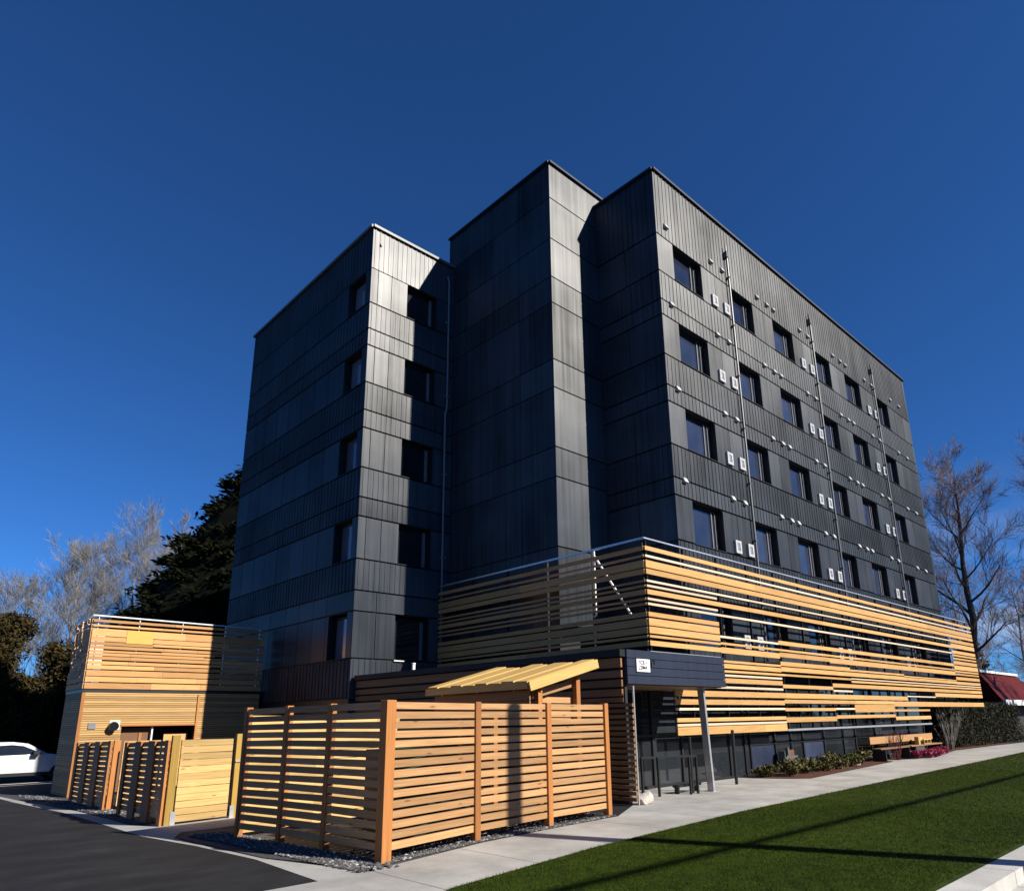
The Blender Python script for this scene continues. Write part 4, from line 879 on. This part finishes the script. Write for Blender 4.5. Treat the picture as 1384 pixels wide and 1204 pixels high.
body = car().build('body', M['carpaint'], CR)
g = MB()
for sg_ in (-1, 1):
    yy = 39.0 + sg_ * .80
    pts = [(5.0, 1.0, .845), (5.4, 1.33, .73), (6.4, 1.37, .72), (6.75, 1.32, .73), (7.40, 1.02, .84)]
    g.quad([(a, 39.0 + sg_ * (c_ + .035), -.3 + b) for a, b, c_ in pts][::sg_])
g.quad([(7.0, 38.42, 1.06), (7.0, 39.58, 1.06), (7.58, 39.75, .73), (7.58, 38.25, .73)]); g.quad([(5.25, 38.42, 1.06), (5.25, 39.58, 1.06), (4.82, 39.75, .76), (4.82, 38.25, .76)][::-1])
g.build('window', M['shopglass'], CR)
g = MB(); g.bar((5.95, 38.13, .72), (5.95, 38.25, 1.05), .05, .02, up=(1, 0, 0)); g.build('door_pillar', M['blackmetal'], CR)
for sx_ in (5.35, 8.0):
    for sy_ in (38.16, 39.82):
        g = MB(); g.tube([(sx_, sy_ - .1, .02), (sx_, sy_ + .1, .02)], .32, 20); wh = g.build('wheel', M['tyre'], CR); g = MB(); g.tube([(sx_, sy_ - .11, .02), (sx_, sy_ + .11, .02)], .2, 14); g.build('rim', M['steel'], wh)
g = MB(); g.box(7.05, 7.25, 37.88, 38.10, .70, .84); g.build('mirror', M['blackmetal'], CR)
g = MB(); g.box(4.7, 8.7, 38.125, 38.145, -.06, .06); g.build('sill_trim', M['blackmetal'], CR)

CR.location = Vector(CR.location) + Vector((-1.4, -4.5, 0)); CR['_w'] = (0, 0, 0)
# ------------------------------------------------------------------ street pole outside the frame whose shadow crosses lawn and fence
PL = empty('utility_pole', (10.65, -1.05, -.12), 'short wooden pole at the street kerb beside the lawn', 'pole')
m = MB(); m.tube([(10.65, -1.05, -.15), (10.65, -1.05, 8.35)], [.20, .165], 14); m.build('pole', M['bark'], PL)

rr = random.Random(900)
for nm, lab, pts in (('wooded_belt', 'dark wood of mixed trees across the street behind the viewer', [(-45 + 6 * k, -25 + 3 * math.sin(k * 2.1), 7 + 3 * rr.random()) for k in range(24)]),):
    f = MB()  # unseen trees added so the glazing mirrors dark foliage instead of sky
    for (x, y, h_) in pts:
        for q in range(6):
            leaf_cloud(f, (x + rr.uniform(-2.5, 2.5), y + rr.uniform(-2, 2), h_ * (.15 + .14 * q)), 4.2 - .3 * q, 200, .75, rr, .7, .2, .3)
    o = f.build(nm, M['beltleaf']); tag(o, lab, 'wood', kind='stuff')
hw = [plain('house wall a', (.52, .33, .22), .85), plain('house wall b', (.50, .40, .30), .85), plain('house wall c', (.44, .24, .17), .85)]
for k, (y0_, y1_, h_) in enumerate([(-4, 7, 5.2), (10, 21, 5.8), (24, 36, 5.4)]):  # unseen row, hinted by a window reflection, added for warm bounce light
    H_ = empty('house', (-22, (y0_ + y1_) / 2, 0), ['terracotta rendered house beyond the car park nearest the street', 'beige rendered house in the middle of the row beyond the car park', 'brick red house at the far end of the row beyond the car park'][k], 'house', 'houses beyond the car park left of the viewer')
    m = MB(); m.box(-29, -22, y0_, y1_, -.3, h_); m.build('wall', hw[k], H_)
    m = MB(); m.loft([[(-29.4, y0_ - .4, h_ + .003), (-21.5, y0_ - .4, h_ + .003), (-25.4, y0_ - .4, h_ + 2)], [(-29.4, y1_ + .4, h_ + .003), (-21.5, y1_ + .4, h_ + .003), (-25.4, y1_ + .4, h_ + 2)]]); m.build('roof', M['darkwall'], H_)
    for q in range(3):
        yy = y0_ + 1.4 + q * (y1_ - y0_ - 2.8) / 2.6
        for z in (.7, 3.2):
            m = MB(); m.box(-22.002, -21.94, yy, yy + 1.5, z, z + 1.3); f_ = m.build('window', M['white'], H_); m = MB(); m.box(-21.94, -21.93, yy + .1, yy + 1.4, z + .1, z + 1.2); m.build('pane', M['glass'], f_)
for k, x in enumerate((-34, 72)):
    U = empty('utility_pole', (x, -7, -.12), ['tall utility pole far left along the street carrying a thick cable', 'tall utility pole far right along the street'][k], 'pole'); m = MB(); m.tube([(x, -7, -.15), (x, -7, 9.6)], [.2, .15], 12); m.build('pole', M['bark'], U)
    if k == 0:
        m = MB(); m.tube([(x + 106 * q / 30, -7, 8.55 + 1.0 * (2 * q / 30 - 1) ** 2) for q in range(31)], .065, 6); m.build('cable', M['blackmetal'], U)
for o in list(bpy.data.objects):
    if '_w' in o: del o['_w']
